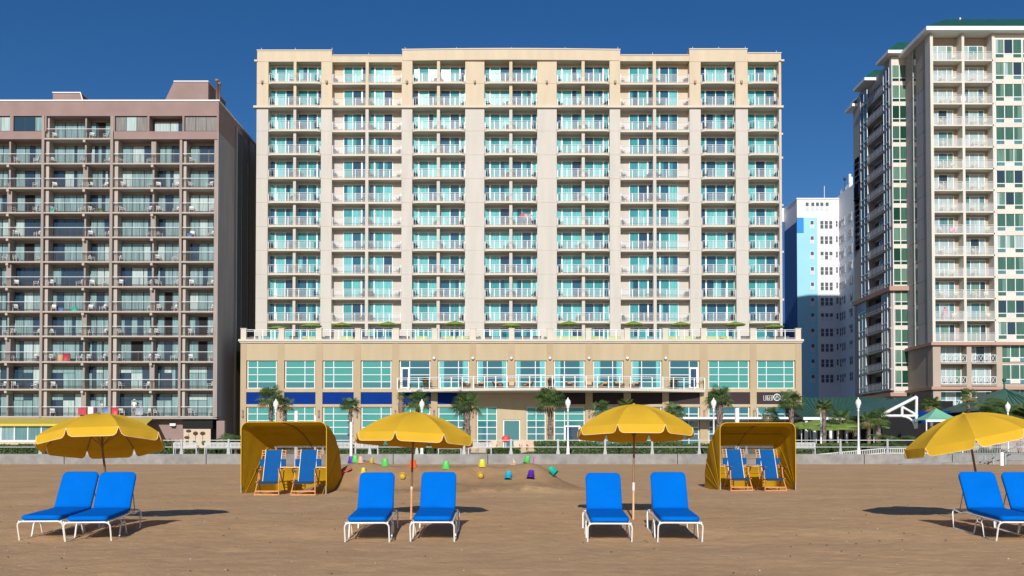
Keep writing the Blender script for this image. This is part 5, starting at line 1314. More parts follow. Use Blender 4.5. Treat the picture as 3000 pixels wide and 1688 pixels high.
# ---------------------------------------------------------------- foliage
def leafcard(mb, c, r, rnd, m=0):
    a = rnd.uniform(0, 6.28); t = rnd.uniform(-1.2, 1.2); u = Vector((math.cos(a), math.sin(a)*math.cos(t), math.sin(t)))*r
    w_ = Vector((rnd.uniform(-1,1), rnd.uniform(-1,1), rnd.uniform(-1,1))); v = u.cross(w_); v = v.normalized()*r*.5 if v.length > 1e-4 else Vector((0,0,r*.4))
    mb.add([c-u, c+v, c+u, c-v], [(0,1,2,3)], m)
def hedge_mesh(L_, W, H, n, rnd, r=.07, name='hedge'):
    mb = MB()
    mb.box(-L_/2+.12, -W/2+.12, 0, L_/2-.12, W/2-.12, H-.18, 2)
    for i in range(n):
        f = rnd.random(); x = rnd.uniform(-L_/2, L_/2)
        hh = H*(0.86+.16*mnoise.noise(Vector((x*1.1, L_, 0)))+.05*mnoise.noise(Vector((x*4, 0, 0))))
        if f < .45: y, z = rnd.uniform(-W/2, W/2), hh+rnd.gauss(0, .04)
        else: y, z = -W/2+rnd.gauss(0, .05), rnd.uniform(0.02, hh)
        leafcard(mb, Vector((x, y, z)), r*rnd.uniform(.7, 1.5), rnd, 0 if rnd.random() < .65 else 1)
    return mb.mesh(name, ['leaf_a', 'leaf_b', 'leaf_dark'])
r5 = random.Random(31)
HG = [hedge_mesh(5.2, 1.3, .95, 2600, r5), hedge_mesh(4.0, 1.2, .85, 2000, r5), hedge_mesh(5.0, 1.4, 1.1, 2600, r5)]
HX = [(60,0,1.0),(180,1,1.1),(300,2,1.0),(450,0,.9),(590,1,.7),(670,1,.9),(760,2,.9),(860,1,1.0),(950,0,1.0),(1045,1,.8),(1160,0,1.0),(1275,2,1.0),(1475,1,.75),(1655,2,1.1),(1785,0,1.05),(1905,2,1.1),(2030,0,1.1),(2150,1,1.1),(2260,2,1.0),(2370,0,.95),(2480,2,1.0),(2600,1,1.0),(2700,0,1.0)]
for i, (px, k, s) in enumerate(HX):
    D = 84.0+(i % 3)*.9; o = link('hedge', HG[k], None, (X(px, D, 1325), D, ZB-.1)); o.scale = (s, 1, s*(.95+.1*(i % 2)))
    tag(o, 'clipped green hedge, '+ORD[i % 15]+(' of the row counted from the left' if i < 15 else ' of the right-hand row, counted from the third umbrella'), 'hedge', 'low hedges behind the boardwalk')
# palms
def fan_crown(n, R, rnd, dry=.2, up=.8):
    mb = MB()
    for i in range(n):
        az = rnd.uniform(0, 6.28); el = rnd.uniform(-.75, 1.35)*up; pet = R*rnd.uniform(.35, .55); m = 2 if el < -.35 and rnd.random() < dry*2.5 else (1 if rnd.random() < .4 else 0)
        d = Vector((math.cos(az)*math.cos(el), math.sin(az)*math.cos(el), math.sin(el))); side = d.cross(Vector((0, 0, 1))); side = side.normalized() if side.length > .01 else Vector((1, 0, 0)); nrm = side.cross(d)
        p0 = Vector((0, 0, .1)); p1 = p0+d*pet; mb.tube([p0, p1-Vector((0, 0, .03))], .018, 3, m, caps=False)
        fr = R*rnd.uniform(.45, .62); K = 15
        for j in range(K):
            a = (j/(K-1)-.5)*3.9; dd = (d*math.cos(a)+side*math.sin(a)).normalized(); ln = fr*(1-.25*abs(a)/1.95)
            drop = Vector((0, 0, -1))*ln*(.22+.25*abs(math.sin(a))); b_ = p1+dd*ln*.55+nrm*.04; tip = p1+dd*ln+drop; w_ = (dd.cross(nrm)).normalized()*.035
            mb.add([p1, b_-w_, tip, b_+w_], [(0,1,2,3)], m)
    return mb.mesh('crown', ['leaf_a', 'leaf_b', 'leaf_dry'])
def feather_crown(n, R, rnd):
    mb = MB()
    for i in range(n):
        az = rnd.uniform(0, 6.28); el0 = rnd.uniform(.3, 1.4); pts = []; p = Vector((0, 0, 0)); el = el0; m = 0 if rnd.random() < .7 else 1
        for s in range(9):
            pts.append(p.copy()); d = Vector((math.cos(az)*math.cos(el), math.sin(az)*math.cos(el), math.sin(el))); p += d*R/8; el -= .22
        for s in range(1, 9):
            d = (pts[s]-pts[s-1]).normalized(); side = d.cross(Vector((0, 0, 1))).normalized()
            for t in (.0, .33, .66):
                b_ = pts[s-1].lerp(pts[s], t)
                for sg in (-1, 1): tip = b_+side*sg*R*.22+d*R*.12-Vector((0,0,R*.07)); mb.add([b_, b_+d*.03, tip, b_-d*.03], [(0,1,2,3)], m)
        mb.tube(pts, .015, 3, m, caps=False)
    return mb.mesh('crown', ['leaf_a', 'leaf_b'])
crowns = [fan_crown(34, 1.35, r5), fan_crown(30, 1.25, r5, .4), fan_crown(38, 1.4, r5, .1), fan_crown(20, 1.2, r5, .5)]
feath = [feather_crown(22, 1.6, r5), feather_crown(26, 1.8, r5)]
def trunk_mesh(H, r0, r1, rnd, boots=True, curve=0):
    mb = MB(); n = 14; pts = [Vector((curve*math.sin(i/n*2.2), .0, H*i/n)) for i in range(n+1)]
    for i in range(n):
        rr = r0+(r1-r0)*i/n; bul = 1.0+.12*math.sin(i*1.3)
        mb.tube([pts[i], pts[i+1]], rr*bul, 9, 0, r2=(r0+(r1-r0)*(i+1)/n)*bul, caps=False)
    if boots:
        for i in range(90):
            t = rnd.uniform(.35, 1); z = H*t; a = rnd.uniform(0, 6.28); x0 = curve*math.sin(t*2.2); rr = r0+(r1-r0)*t
            b_ = Vector((x0+math.cos(a)*rr, math.sin(a)*rr, z)); o_ = Vector((math.cos(a), math.sin(a), .9))*.14; s = Vector((-math.sin(a), math.cos(a), 0))*.06
            mb.add([b_-s, b_+s, b_+o_+s*.5, b_+o_-s*.5], [(0,1,2,3),(3,2,1,0)], 1)
    return mb.mesh('trunk', ['trunk', 'trunk_hi'])
PALMS = [ # crown centre px, py, depth, crown idx, crown scale, trunk radius, label
 (793,1158,88,0,1.2,.22,'ragged palm in front of the first blue sign panel',.3),(835,1178,89,3,1.0,.2,'small thin palm right of the lamp above the left cabana',-.2),
 (1027,1180,86,1,1.0,.19,'slim palm with small crown left of the second umbrella',0),(1176,1150,86,3,.45,.3,'thick rough palm trunk under the balcony edge',0),
 (1224,1168,88,2,1.1,.22,'bushy palm behind the lamp over the second umbrella',0),(1368,1180,86,0,1.35,.34,'stout palm with patterned trunk right of the second umbrella',0),
 (1612,1170,87,1,1.65,.25,'broad palm in the shade of the balcony centre',0),(1762,1192,88,3,1.1,.2,'low palm peeking over the third umbrella left side',0),(1834,1180,90,1,.9,.2,'palm tip just above the third umbrella top',0),
 (1975,1198,88,2,1.0,.2,'green palm right of the third umbrella canopy',0),(2108,1160,84,0,1.2,.33,'tall full palm beside the lamp near right cabana',0),(2258,1208,90,3,1.0,.2,'short upright palm above the right cabana',0),
 (2318,1166,86,2,1.1,.25,'palm covering the end of the white sign letters',0),(2414,1186,88,1,.95,.2,'slim palm right of the hotel corner',0),(2462,1222,100,0,1.2,.2,'feathery palm in front of the green roof',0),
 (2545,1222,98,3,1.1,.2,'pale palm just right of the fifth lamp',0),(2572,1214,86,2,.95,.28,'bright green palm with thick trunk by the white truss',0),(2728,1178,100,1,1.15,.22,'palm against the grey tower wall',0),
 (2836,1152,98,3,1.05,.2,'tall thin palm above the mint tent',0),(2505,1235,104,1,1.2,.22,'shaded palm between two brighter ones',0)]
for px, py, D, ci, s, tr, lab, cv in PALMS:
    x = X(px, D, py); zc = Z(py+10, D); H = zc-ZB
    root = thing('palm_tree', lab, 'palm tree', (x, D, ZB-.08), 0, 'palms in front of the hotels')
    link('trunk', trunk_mesh(H+.1, tr*1.1, tr*.8, r5, True, cv), root, (-cv*math.sin(2.2), 0, 0))
    link('crown', crowns[ci], root, (0, 0, H), scale=(s, s, s), rot=(0, 0, r5.uniform(0, 6)))
for px, py, D, ci, s, lab in ((693,1290,82,0,1.5,'feathery palm bush beside the left cabana'),(2610,1290,84,1,1.45,'feathery palm bush right of the fifth lamp'),(2925,1215,96,1,2.4,'big bluish feathery palm left of the far right lamp'),(2985,1205,97,0,2.6,'big bluish feathery palm at the right edge'),(2890,1235,95,0,1.8,'lower feathery palm behind the rightmost umbrella')):
    x = X(px, D, py); zc = max(ZB+.1, Z(py+22, D)); root = thing('palm_bush', lab, 'palm', (x, D, ZB-.08))
    link('trunk', trunk_mesh(zc-ZB+.2, .2, .16, r5, False), root); link('crown', feath[ci], root, (0, 0, zc-ZB+.05), scale=(s, s, s))
def shrub(px, py_top, D, W, lab, mt=('leaf_a','leaf_b','leaf_dark')):
    x = X(px, D, 1300); H = Z(py_top, D)-ZB; mb = MB()
    for i in range(700):
        v = Vector((r5.gauss(0, 1), r5.gauss(0, 1), abs(r5.gauss(0, 1)))).normalized()*(r5.random()**.4); leafcard(mb, Vector((v.x*W/2, v.y*W/3, v.z*H)), .09, r5, r5.choice([0, 0, 1, 2]))
    tag(mb.build('shrub', list(mt), None, (x, D, ZB-.05)), lab, 'shrub')
for a in ((497,1283,83,1.6,'dark purplish shrub right of the leftmost umbrella'),(513,1298,82,1.3,'small yellow green shrub by the pink wall'),(1060,1305,86,3.2,'dark shrub left of the second umbrella, low'),(1120,1302,87,2.5,'dark shrub under the second umbrella left half'),
          (2590,1330,83,1.0,'small shrub near the ramp'),(2900,1313,80,3.5,'yellow flowering shrub bed behind the ramp'),(90,1298,86,4,'yellowish shrub bed below the glazed porch'),(230,1302,86,4.5,'green shrub bed behind the leftmost umbrella'),(1560,1322,85,1.8,'low reddish flower bed right of the white bench')):
    shrub(*a)
# ---------------------------------------------------------------- far right setting: green roof, truss, tents, pickets
XPR = X(2352, 108, 1200)
pr = thing('restaurant_pavilion', 'long green metal roof with white truss gable between hotel and tower', 'building', (X(2480, 106, 1200), 106, ZB))
rl = lambda mb, nm, m: setattr(mb.build(nm, m, pr), 'location', -Vector(pr.location))
xa_, xb_ = X(2352, 106, 1200), X(2578, 100, 1235)
q = MB(); zt_, zl_ = Z(1165, 116), Z(1222, 106); xe = X(2640, 112, 1200)
q.add([(xa_,106,zl_),(xb_,106,zl_),(xe,116,zt_),(xa_-.5,116,zt_),(xa_,106,zl_-.2),(xb_,106,zl_-.2),(xe,116,zt_-.2),(xa_-.5,116,zt_-.2)], [(0,1,2,3),(7,6,5,4),(0,4,5,1),(1,5,6,2),(2,6,7,3),(3,7,4,0)])
n_ = 26
for i in range(n_):
    t = i/n_; q.tube([(xa_+(xb_-xa_)*t, 106, zl_+.03), (xa_-.5+(xe-xa_+.5)*t, 116, zt_+.03)], .045, 4)
rl(q, 'roof', 'green_roof2')
q = MB(); q.box(xa_, 105.8, zl_-.32, xb_, 106, zl_-.02); rl(q, 'fascia', 'white_paint')
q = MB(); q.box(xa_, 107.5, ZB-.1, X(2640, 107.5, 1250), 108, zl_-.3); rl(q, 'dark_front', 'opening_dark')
q = MB()
for i in range(7): x = xa_+(xb_-xa_)*(i+.5)/7; q.box(x-.14, 106.1, ZB-.1, x+.14, 106.4, zl_-.33)
rl(q, 'post', 'white_paint')
DG = 97.0; gx = lambda p: X(p, DG, 1200); A = Vector((gx(2580), DG, Z(1217, DG))); B = Vector((gx(2688), DG, Z(1217, DG))); T = Vector((gx(2686), DG, Z(1163, DG)))
q = MB(); w_ = .18
q.tube([A, T], w_, 4); q.tube([A+Vector((0, 0, -.05)), B+Vector((0, 0, -.05))], w_*.8, 4); q.tube([T, Vector((gx(2684), DG, Z(1255, DG)))], w_*.9, 4)
q.tube([Vector((gx(2643), DG, Z(1217, DG))), Vector((gx(2643), DG, Z(1192, DG)))], w_*.8, 4); q.tube([Vector((gx(2643), DG, Z(1192, DG))), Vector((gx(2682), DG, Z(1214, DG)))], w_*.7, 4)
q.tube([Vector((gx(2643+38*math.sin(a)), DG, Z(1256-36*math.cos(a), DG))) for a in [i/8*math.pi/2 for i in range(9)]], .12, 4)
rl(q, 'gable_truss', 'white_paint')
q = MB(); C1 = Vector((gx(2662), 108, Z(1150, 108))); q.add([A+Vector((0,.1,.1)), T+Vector((0,.1,.12)), Vector((T.x, 112, T.z+.1)), Vector((A.x-1.0, 112, A.z+.1))], [(0,1,2,3),(3,2,1,0)]); rl(q, 'roof', 'green_roof')
# dark entrance recess below the tower wing
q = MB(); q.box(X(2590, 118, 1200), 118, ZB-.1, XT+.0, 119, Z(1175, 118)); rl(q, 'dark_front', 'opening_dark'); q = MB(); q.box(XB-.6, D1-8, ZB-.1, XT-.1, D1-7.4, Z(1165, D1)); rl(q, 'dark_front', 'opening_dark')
# pitched pavilion at the right
pv = thing('beach_pavilion', 'dark green pyramid roofed pavilion at the right edge behind palms', 'building', (X(2945, 104, 1200), 104, ZB))
c = Vector((X(2943, 104, 1200), 104, 0)); q = MB(); hw_ = 5.8; ze = Z(1205, 100); za = Z(1138, 104)
b4 = [(c.x-hw_, c.y-hw_, ze), (c.x+hw_, c.y-hw_, ze), (c.x+hw_, c.y+hw_, ze), (c.x-hw_, c.y+hw_, ze)]; q.add(b4+[(c.x, c.y, za)], [(0,1,4),(1,2,4),(2,3,4),(3,0,4),(3,2,1,0)])
for i in range(15): t = i/14; q.tube([(c.x-hw_+2*hw_*t, c.y-hw_, ze+.03), (c.x+(t-.5)*.02*hw_, c.y-.0, za+.03)] if abs(t-.5) < .03 else [(c.x-hw_+2*hw_*t, c.y-hw_, ze+.03), (c.x-hw_*(1-2*t)*.0+(t-.5)*2*hw_*(abs(2*t-1)), c.y-hw_*abs(2*t-1), ze+(za-ze)*(1-abs(2*t-1))+.03)], .04, 4)
q.tube([(c.x, c.y, za-.1), (c.x, c.y, za+.9)], .1, 6); q.ball((c.x, c.y, za+.9), .22)
o = q.build('roof', 'green_roof', pv); o.location = -Vector(pv.location)
q = MB()
for sx in (-1, 1):
    for sy in (-1, 1): q.box(c.x+sx*(hw_-.8)-.15, c.y+sy*(hw_-.8)-.15, ZB-.1, c.x+sx*(hw_-.8)+.15, c.y+sy*(hw_-.8)+.15, ze+.05)
o = q.build('post', 'white_paint', pv); o.location = -Vector(pv.location)
# mint tent
tn = thing('market_tent', 'mint green pointed canopy tent with white valance beside the tower', 'tent', (X(2745, 95, 1230), 95, ZB)); c = Vector((X(2743, 95, 1230), 95, 0)); hw_ = 1.85; ze = Z(1231, 95); za = Z(1196, 95)
q = MB(); K = 6; rows = []
for i in range(K+1):
    t = i/K; r_ = hw_*(1-t); rows.append([(c.x-r_, c.y-r_, ze+(za-ze)*t**1.35), (c.x+r_, c.y-r_, ze+(za-ze)*t**1.35), (c.x+r_, c.y+r_, ze+(za-ze)*t**1.35), (c.x-r_, c.y+r_, ze+(za-ze)*t**1.35)])
q.add([p for r_ in rows for p in r_], [(i*4+j, i*4+(j+1) % 4, (i+1)*4+(j+1) % 4, (i+1)*4+j) for i in range(K) for j in range(4)]); o = q.build('canopy', 'mint_cloth', tn); o.location = -Vector(tn.location)
q = MB(); q.box(c.x-hw_, c.y-hw_-.02, ze-.22, c.x+hw_, c.y-hw_+.02, ze); o = q.build('valance', 'white_paint', tn); o.location = -Vector(tn.location)
for s in (-1, 1):
    q = MB(); q.box(c.x+s*(hw_-.1)-.05, c.y-hw_+.05, ZB-.1, c.x+s*(hw_-.1)+.05, c.y-hw_+.13, ze-.02); o = q.build('leg', 'white_paint', tn); o.location = -Vector(tn.location)
# blue awning strip near the tower base
q = MB(); q.box(X(2672, 105, 1220), 105, Z(1240, 105), X(2870, 105, 1220), 105.3, Z(1204, 105)); tag(q.build('awning', 'sign_blue', None), 'indigo blue awning fabric behind the mint tent', 'awning')
# patio umbrellas (lime): a flat canopy on a pole
def make_patio(R, h, rise):
    root = thing('patio_umbrella', 'x', 'patio umbrella')
    q = MB(); n = 8; v = [(0, 0, h+rise)]+[(R*math.cos(2*math.pi*(i+.5)/n), R*math.sin(2*math.pi*(i+.5)/n), h) for i in range(n)]+[(R*math.cos(2*math.pi*(i+.5)/n), R*math.sin(2*math.pi*(i+.5)/n), h-.14) for i in range(n)]
    q.add(v, [(0, i+1, (i+1) % n+1) for i in range(n)]+[(i+1, i+1+n, (i+1) % n+1+n, (i+1) % n+1) for i in range(n)]); q.build('canopy', 'lime_cloth', root)
    q = MB(); q.tube([(0, 0, 0), (0, 0, h+rise-.02)], .035, 6); q.build('pole', 'rail_white', root)
    return root
pa = make_patio(1.25, 2.45, .35); first = True
terr_z = Z(998.5, DP)+.0
TU = [(815,957,'leftmost'),(913,949,'second'),(1002,947,'third'),(1138,945,'fourth'),(1333,943,'fifth'),(1498,949,'sixth'),(1667,943,'seventh'),(1856,944,'eighth'),(1994,945,'ninth'),(2154,945,'tenth'),(2267,952,'eleventh')]
for px, py, od in TU:
    D = 116.0+ (px % 3)*.5; loc = Vector((X(px, D, 960), D, terr_z)); o = pa if first else dup(pa, loc); first = False; o.location = loc
    s = (Z(py-3, D)-terr_z)/2.8; o.scale = (1, 1, s); tag(o, 'green patio umbrella on the hotel roof terrace, %s from the left' % od, 'patio umbrella', 'green umbrellas on the hotel roof terrace')
GU = [(2348,1238,104),(2391,1232,103),(2440,1236,101),(2375,1245,99),(2480,1240,100),(2520,1236,104),(2560,1244,101),(2455,1248,98),(2410,1250,97.5)]
for i, (px, py, D) in enumerate(GU):
    loc = Vector((X(px, D, 1250), D, ZB-.05)); o = dup(pa, loc); s = (Z(py-4, D)-ZB)/2.8; o.scale = (1.25, 1.25, s)
    tag(o, 'lime patio umbrella of the restaurant terrace by the green roof, %s from left' % ORD[sorted(g_[0] for g_ in GU).index(px)], 'patio umbrella', 'lime umbrellas of the restaurant terrace')
# picket fences at the right and the ramp with handrails
def picket(x0, x1, D, z0a, z0b, H, name, lab, sp=.13, m='galv'):
    mb = MB(); n = int((x1-x0)/sp)
    for i in range(n+1):
        t = i/n; x = x0+(x1-x0)*t; z = z0a+(z0b-z0a)*t; mb.box(x-.016, D-.012, z, x+.016, D+.012, z+H)
    for h in (H, .06): mb.tube([(x0, D, z0a+h), (x1, D, z0b+h)], .03, 4)
    return tag(mb.build(name, m, None), lab, 'fence')
picket(X(2378, 74, 1320), X(2590, 74, 1320), 74, ZB-.5, ZB+.02, .42, 'picket_fence', 'low pale picket fence sloping up beside the fifth lamp', .14, 'white_paint')
picket(X(2592, 74, 1320), X(2782, 74, 1320), 74, ZB, ZB, .42, 'picket_fence', 'low pale picket fence left of the rightmost umbrella', .14, 'white_paint')
picket(X(2760, 75, 1320), X(3080, 75, 1320), 75, ZB-.02, ZB-.02, 1.1, 'picket_fence', 'tall grey picket fence behind the rightmost umbrella', .13)
rp = thing('ramp_handrail', 'sloping grey steel handrail on short posts at the right beach ramp', 'handrail', (X(2880, 69, 1340), 69, .2))
q = MB(); a = P(2868, 1361, 68.5); b_ = P(3020, 1290, 70); q.tube([a, P(2915, 1335, 69), b_], .045, 6); o = q.build('rail', 'galv', rp); o.location = -Vector(rp.location)
for px, y0 in ((2885,1336),(2909,1332),(2945,1330)):
    q = MB(); p = P(px, y0, 69.5); q.box(p.x-.05, 69.45, .1, p.x+.05, 69.55, p.z); o = q.build('post', 'galv', rp); o.location = -Vector(rp.location)
q = MB(); q.add([(X(2640, 70.5, 1370), 70.3, .15), (X(3150, 70.3, 1370), 70.3, .15), (X(3150, 70.3, 1370), 70.95, .15), (X(2640, 70.5, 1370), 70.95, .15), (X(2640, 70.5, 1370), 70.3, .24), (X(3150, 70.3, 1370), 70.3, .62), (X(3150, 70.3, 1370), 70.95, .62), (X(2640, 70.5, 1370), 70.95, .24)], [(3,2,1,0),(4,5,6,7),(0,1,5,4),(1,2,6,5),(2,3,7,6),(3,0,4,7)]); struct(q.build('ramp', 'concrete', None))
# ---------------------------------------------------------------- balcony and terrace furniture
def small_chair(m, name='balcony_chair'):
    q = MB(); w_ = .26
    q.box(-w_, -.24, .40, w_, .24, .44)
    q.add([(-w_,.22,.42),(w_,.22,.42),(w_*.95,.36,.92),(-w_*.95,.36,.92),(-w_,.26,.42),(w_,.26,.42),(w_*.95,.40,.92),(-w_*.95,.40,.92)], [(3,2,1,0),(4,5,6,7),(0,1,5,4),(1,2,6,5),(2,3,7,6),(3,0,4,7)])
    for s in (-1, 1):
        q.tube([(s*w_, -.22, 0), (s*w_, -.22, .62)], .02, 4); q.tube([(s*w_, .24, 0), (s*w_, .24, .42)], .02, 4); q.box(s*w_-.03, -.24, .62, s*w_+.03, .30, .65)
    return q.mesh(name, [m])
dc = small_chair('dark_metal'); wc = small_chair('white_plastic', 'plastic_chair'); yc = small_chair('chair_yellow', 'lounge_chair'); r6 = random.Random(77); cnt = 0
for room, k, x0, x1, z, bow in ROOMS:
    W = x1-x0
    for side in (0, 1):
        if r6.random() < .12 or cnt >= 290: continue
        x = x0+(.42 if side == 0 else W-.42)+r6.uniform(-.12, .12); y = DT+(.45 if bow else .55)+r6.uniform(-.12, .2)
        o = link('balcony_chair', dc, None, (x, y, z+.001), rot=(0, 0, (-.9 if side else .9)*r6.uniform(.4, 1.4))); cnt += 1
        tag(o, 'dark balcony chair, cream hotel, %s floor from top, %s room from left, %s side' % (ORD[k], ORD[room-1], 'right' if side else 'left'), 'chair', 'dark chairs on the cream hotel balconies')
for si, ci, k, x0, x1, z in LROOMS:
    if x1 < lx(-10): continue
    room = si*2+ci
    for side in (0, 1):
        if r6.random() < .25: continue
        x = (x0 if side == 0 else x1)+(.5 if side == 0 else -.5)+r6.uniform(-.2, .2)
        if x < lx(4): continue
        o = link('plastic_chair', wc, None, (x, DL+.62+r6.uniform(-.12, .2), z+.001), rot=(0, 0, (-.9 if side else .9)*r6.uniform(.3, 1.5)))
        tag(o, 'white plastic chair, pink brown hotel, %s floor from top, %s room from left, %s side' % (ORD[k], ORD[room], 'right' if side else 'left'), 'chair', 'white plastic chairs on the pinkish hotel balconies')
for ci, k, x0, x1, z in TROOMS:
    for side in (0, 1):
        if r6.random() < .2: continue
        x = x0+(1.5 if side == 0 else 2.9)+r6.uniform(-.25, .25)
        o = link('lounge_chair', yc, None, (x, DRT+.6+r6.uniform(-.1, .1), z+.001), rot=(0, 0, (-.6 if side else .6)*r6.uniform(.3, 1.3)))
        tag(o, 'pale yellow chair, right tower, %s balcony from top, %s column, %s side' % (ORD[k], ('left', 'right')[ci], 'right' if side else 'left'), 'chair', 'pale yellow chairs on the tower balconies')
mat('towel_red', (.40,.05,.07), .9, var=.5, scale=9); mat('cl_plum', (.12,.03,.09), .9)
# towels, things on the left balconies
def towel(px0, px1, py0, py1, D, m, lab, y=.0):
    n = 6; q = MB(); x0, x1 = X(px0, D, py0), X(px1, D, py0); z1, z0 = Z(py0, D), Z(py1, D); v = []
    for i in range(n+1):
        t = i/n; x = x0+(x1-x0)*t; d = .04*math.sin(t*9+px0); v += [(x, D-.08+d, z0), (x, D-.05, z1), (x, D+.06, z1), (x, D+.08+d, z0+.35)]
    q.add(v, [(4*i+j, 4*i+4+j, 4*i+5+j, 4*i+1+j) for i in range(n) for j in range(3)], 0, True); o = q.build('beach_towel', m, None); tag(o, lab, 'towel', 'towels hung over the pinkish hotel railings')
DRl = DL+.06
for a in ((229,254,1194,1216,DRl,'towel_red','red patterned towel on the lowest pinkish hotel railing, leftmost'),(258,274,1193,1213,DRl,'cl_white','white towel next to the red patterned towel'),(275,284,1195,1215,DRl,'cl_plum','dark purple towel beside the white towel'),
          (303,320,1196,1214,DRl,'cl_blue','grey blue towel near the bending person'),(328,346,1195,1215,DRl,'cl_red','deep red towel just right of the column'),(398,420,1195,1216,DRl,'cl_grey','grey striped towel right of the person in the hat'),
          (186,206,1036,1060,DRl+.3,'cl_red','crimson blanket hanging three floors above the leftmost umbrella'),(167,185,1038,1060,DRl+.3,'cushion_tan','brown blanket left of the crimson one'),(172,187,902,916,DRl+.3,'cl_blue','navy towel on the middle of the pinkish hotel'),
          (210,226,900,914,DRl+.3,'b_teal','teal towel right of the navy one'),(146,160,613,622,DRl+.4,'b_teal','teal towel on the fourth floor from the top'),(281,301,611,622,DRl+.4,'leaf_b','lime towel on the fourth floor from the top'),(548,562,684,694,DRl+.3,'cl_blue','blue towel on the rightmost balcony column'),
          (2815,2828,283,296,DRT+.12,'cl_white','white towel on the third tower balcony'),(2783,2800,668,678,DRT+.15,'cl_pink','pink towel on the ninth tower balcony')):
    towel(*a)
# terrace furniture: sectionals, planters; balcony armchairs and planters
def armchair():
    root = thing('armchair', 'x', 'armchair'); q = MB(); q.box(-.4,-.36,.05,.4,.36,.36); q.box(-.42,-.36,.361,-.30,.36,.60); q.box(.30,-.36,.361,.42,.36,.60); q.add([(-.42,.26,.36),(.42,.26,.36),(.46,.46,.80),(-.46,.46,.80),(-.42,.36,.36),(.42,.36,.36),(.46,.54,.80),(-.46,.54,.80)], [(3,2,1,0),(4,5,6,7),(0,1,5,4),(1,2,6,5),(2,3,7,6),(3,0,4,7)]); q.build('frame', 'wicker', root)
    q = MB(); q.box(-.29,-.34,.37,.29,.25,.47); q.build('seat_cushion', 'cushion_tan', root, bevel=.02); q = MB(); q.add([(-.28,.14,.47),(.28,.14,.47),(.3,.36,.86),(-.3,.36,.86),(-.28,.25,.47),(.28,.25,.47),(.3,.45,.86),(-.3,.45,.86)], [(3,2,1,0),(4,5,6,7),(0,1,5,4),(1,2,6,5),(2,3,7,6),(3,0,4,7)]); q.build('back_cushion', 'cushion_tan', root)
    return root
ac = armchair(); zbf = zs1
AC = [(1364,.9),(1404,-.9),(1460,.8),(1499,0),(1545,-.8),(1676,.8),(1726,0),(1768,-.8),(1815,.7),(1860,-.8)]
for i, (px, rz_) in enumerate(AC):
    x = X(px, DP-2, 1125); y = DP-2.0+.5*(i % 2); loc = Vector((x, y, zbf)); o = ac if i == 0 else dup(ac, loc); o.location = loc; o.rotation_euler = (0, 0, rz_); o.scale = (1.05, 1.05, 1.05)
    tag(o, 'wicker armchair with tan cushions on the curved second-floor balcony, %s from the left' % ORD[i], 'armchair', 'wicker armchairs on the curved balcony')
pmh = hedge_mesh(.9, .9, .5, 260, r6, .09, 'plant')
def planter(px, D, z, h, r_, lab, leafs=1.0):
    root = thing('planter', lab, 'planter', (X(px, D, 1120), D, z)); q = MB(); q.lathe([(r_*.62, 0), (r_, h), (r_*1.08, h), (r_*1.08, h+.05), (r_*.85, h+.05), (r_*.8, h-.1), (0, h-.1)], n=12); q.build('pot', 'planter', root)
    link('crown', crowns[3], root, (0, 0, h), scale=(leafs*.42,)*3)
planter(1248, DP-.9, zbf, 1.0, .38, 'dark tapered planter with palm by the left balcony door', 1.5); planter(1614, DP-1.6, zbf, 1.05, .40, 'dark tapered planter at the middle of the curved balcony', 1.0); planter(1975, DP-.9, zbf, 1.0, .38, 'dark tapered planter with palm by the right balcony door', 1.5)
def sofa(m, W=1.5):
    q = MB(); q.box(-W/2,-.4,.0,W/2,.4,.38); q.box(-W/2,.22,.381,W/2,.44,.78); return q.mesh('outdoor_sofa', [m])
sfm = {'g': sofa('cushion_lime'), 't': sofa('chair_teal', 1.0), 'd': sofa('dark_metal', 1.0)}
for i, (px, k) in enumerate(((742,'d'),(775,'t'),(858,'d'),(905,'g'),(965,'d'),(1015,'g'),(1080,'d'),(1130,'t'),(1180,'d'),(1235,'g'),(1315,'g'),(1355,'g'),(1430,'d'),(1455,'t'),(1540,'d'),(1575,'d'),(1650,'g'),(1690,'g'),(1750,'g'),(1800,'g'),(1865,'t'),(1905,'t'),(1975,'g'),(2020,'g'),(2090,'g'),(2130,'g'),(2185,'d'),(2240,'t'),(2275,'d'),(2300,'d'))):
    o = link('outdoor_sofa', sfm[k], None, (X(px, 114.2, 985), 114.2, terr_z+.01), rot=(0, 0, r6.uniform(-.3, .3)))
    tag(o, '%s low seat on the hotel roof terrace, %s counted from the %s' % ({'g':'lime green','t':'teal','d':'dark grey'}[k], ORD[i % 15], 'left end' if i < 15 else 'middle umbrella'), 'outdoor seat', 'low seats on the hotel roof terrace')
for i, px in enumerate((953, 1192, 1400, 1602, 1803, 2046, 2182)):
    x = X(px, 116, 975); root = thing('potted_shrub', 'potted shrub on the hotel roof terrace, %s from the left' % ORD[i], 'potted plant', (x, 116, terr_z), 0, 'potted shrubs on the hotel roof terrace')
    q = MB(); q.lathe([(.2, 0), (.3, .45), (.26, .45), (0, .4)], n=10); q.build('pot', 'planter', root); link('plant', pmh, root, (0, 0, .38), scale=(.8, .8, 1.0))
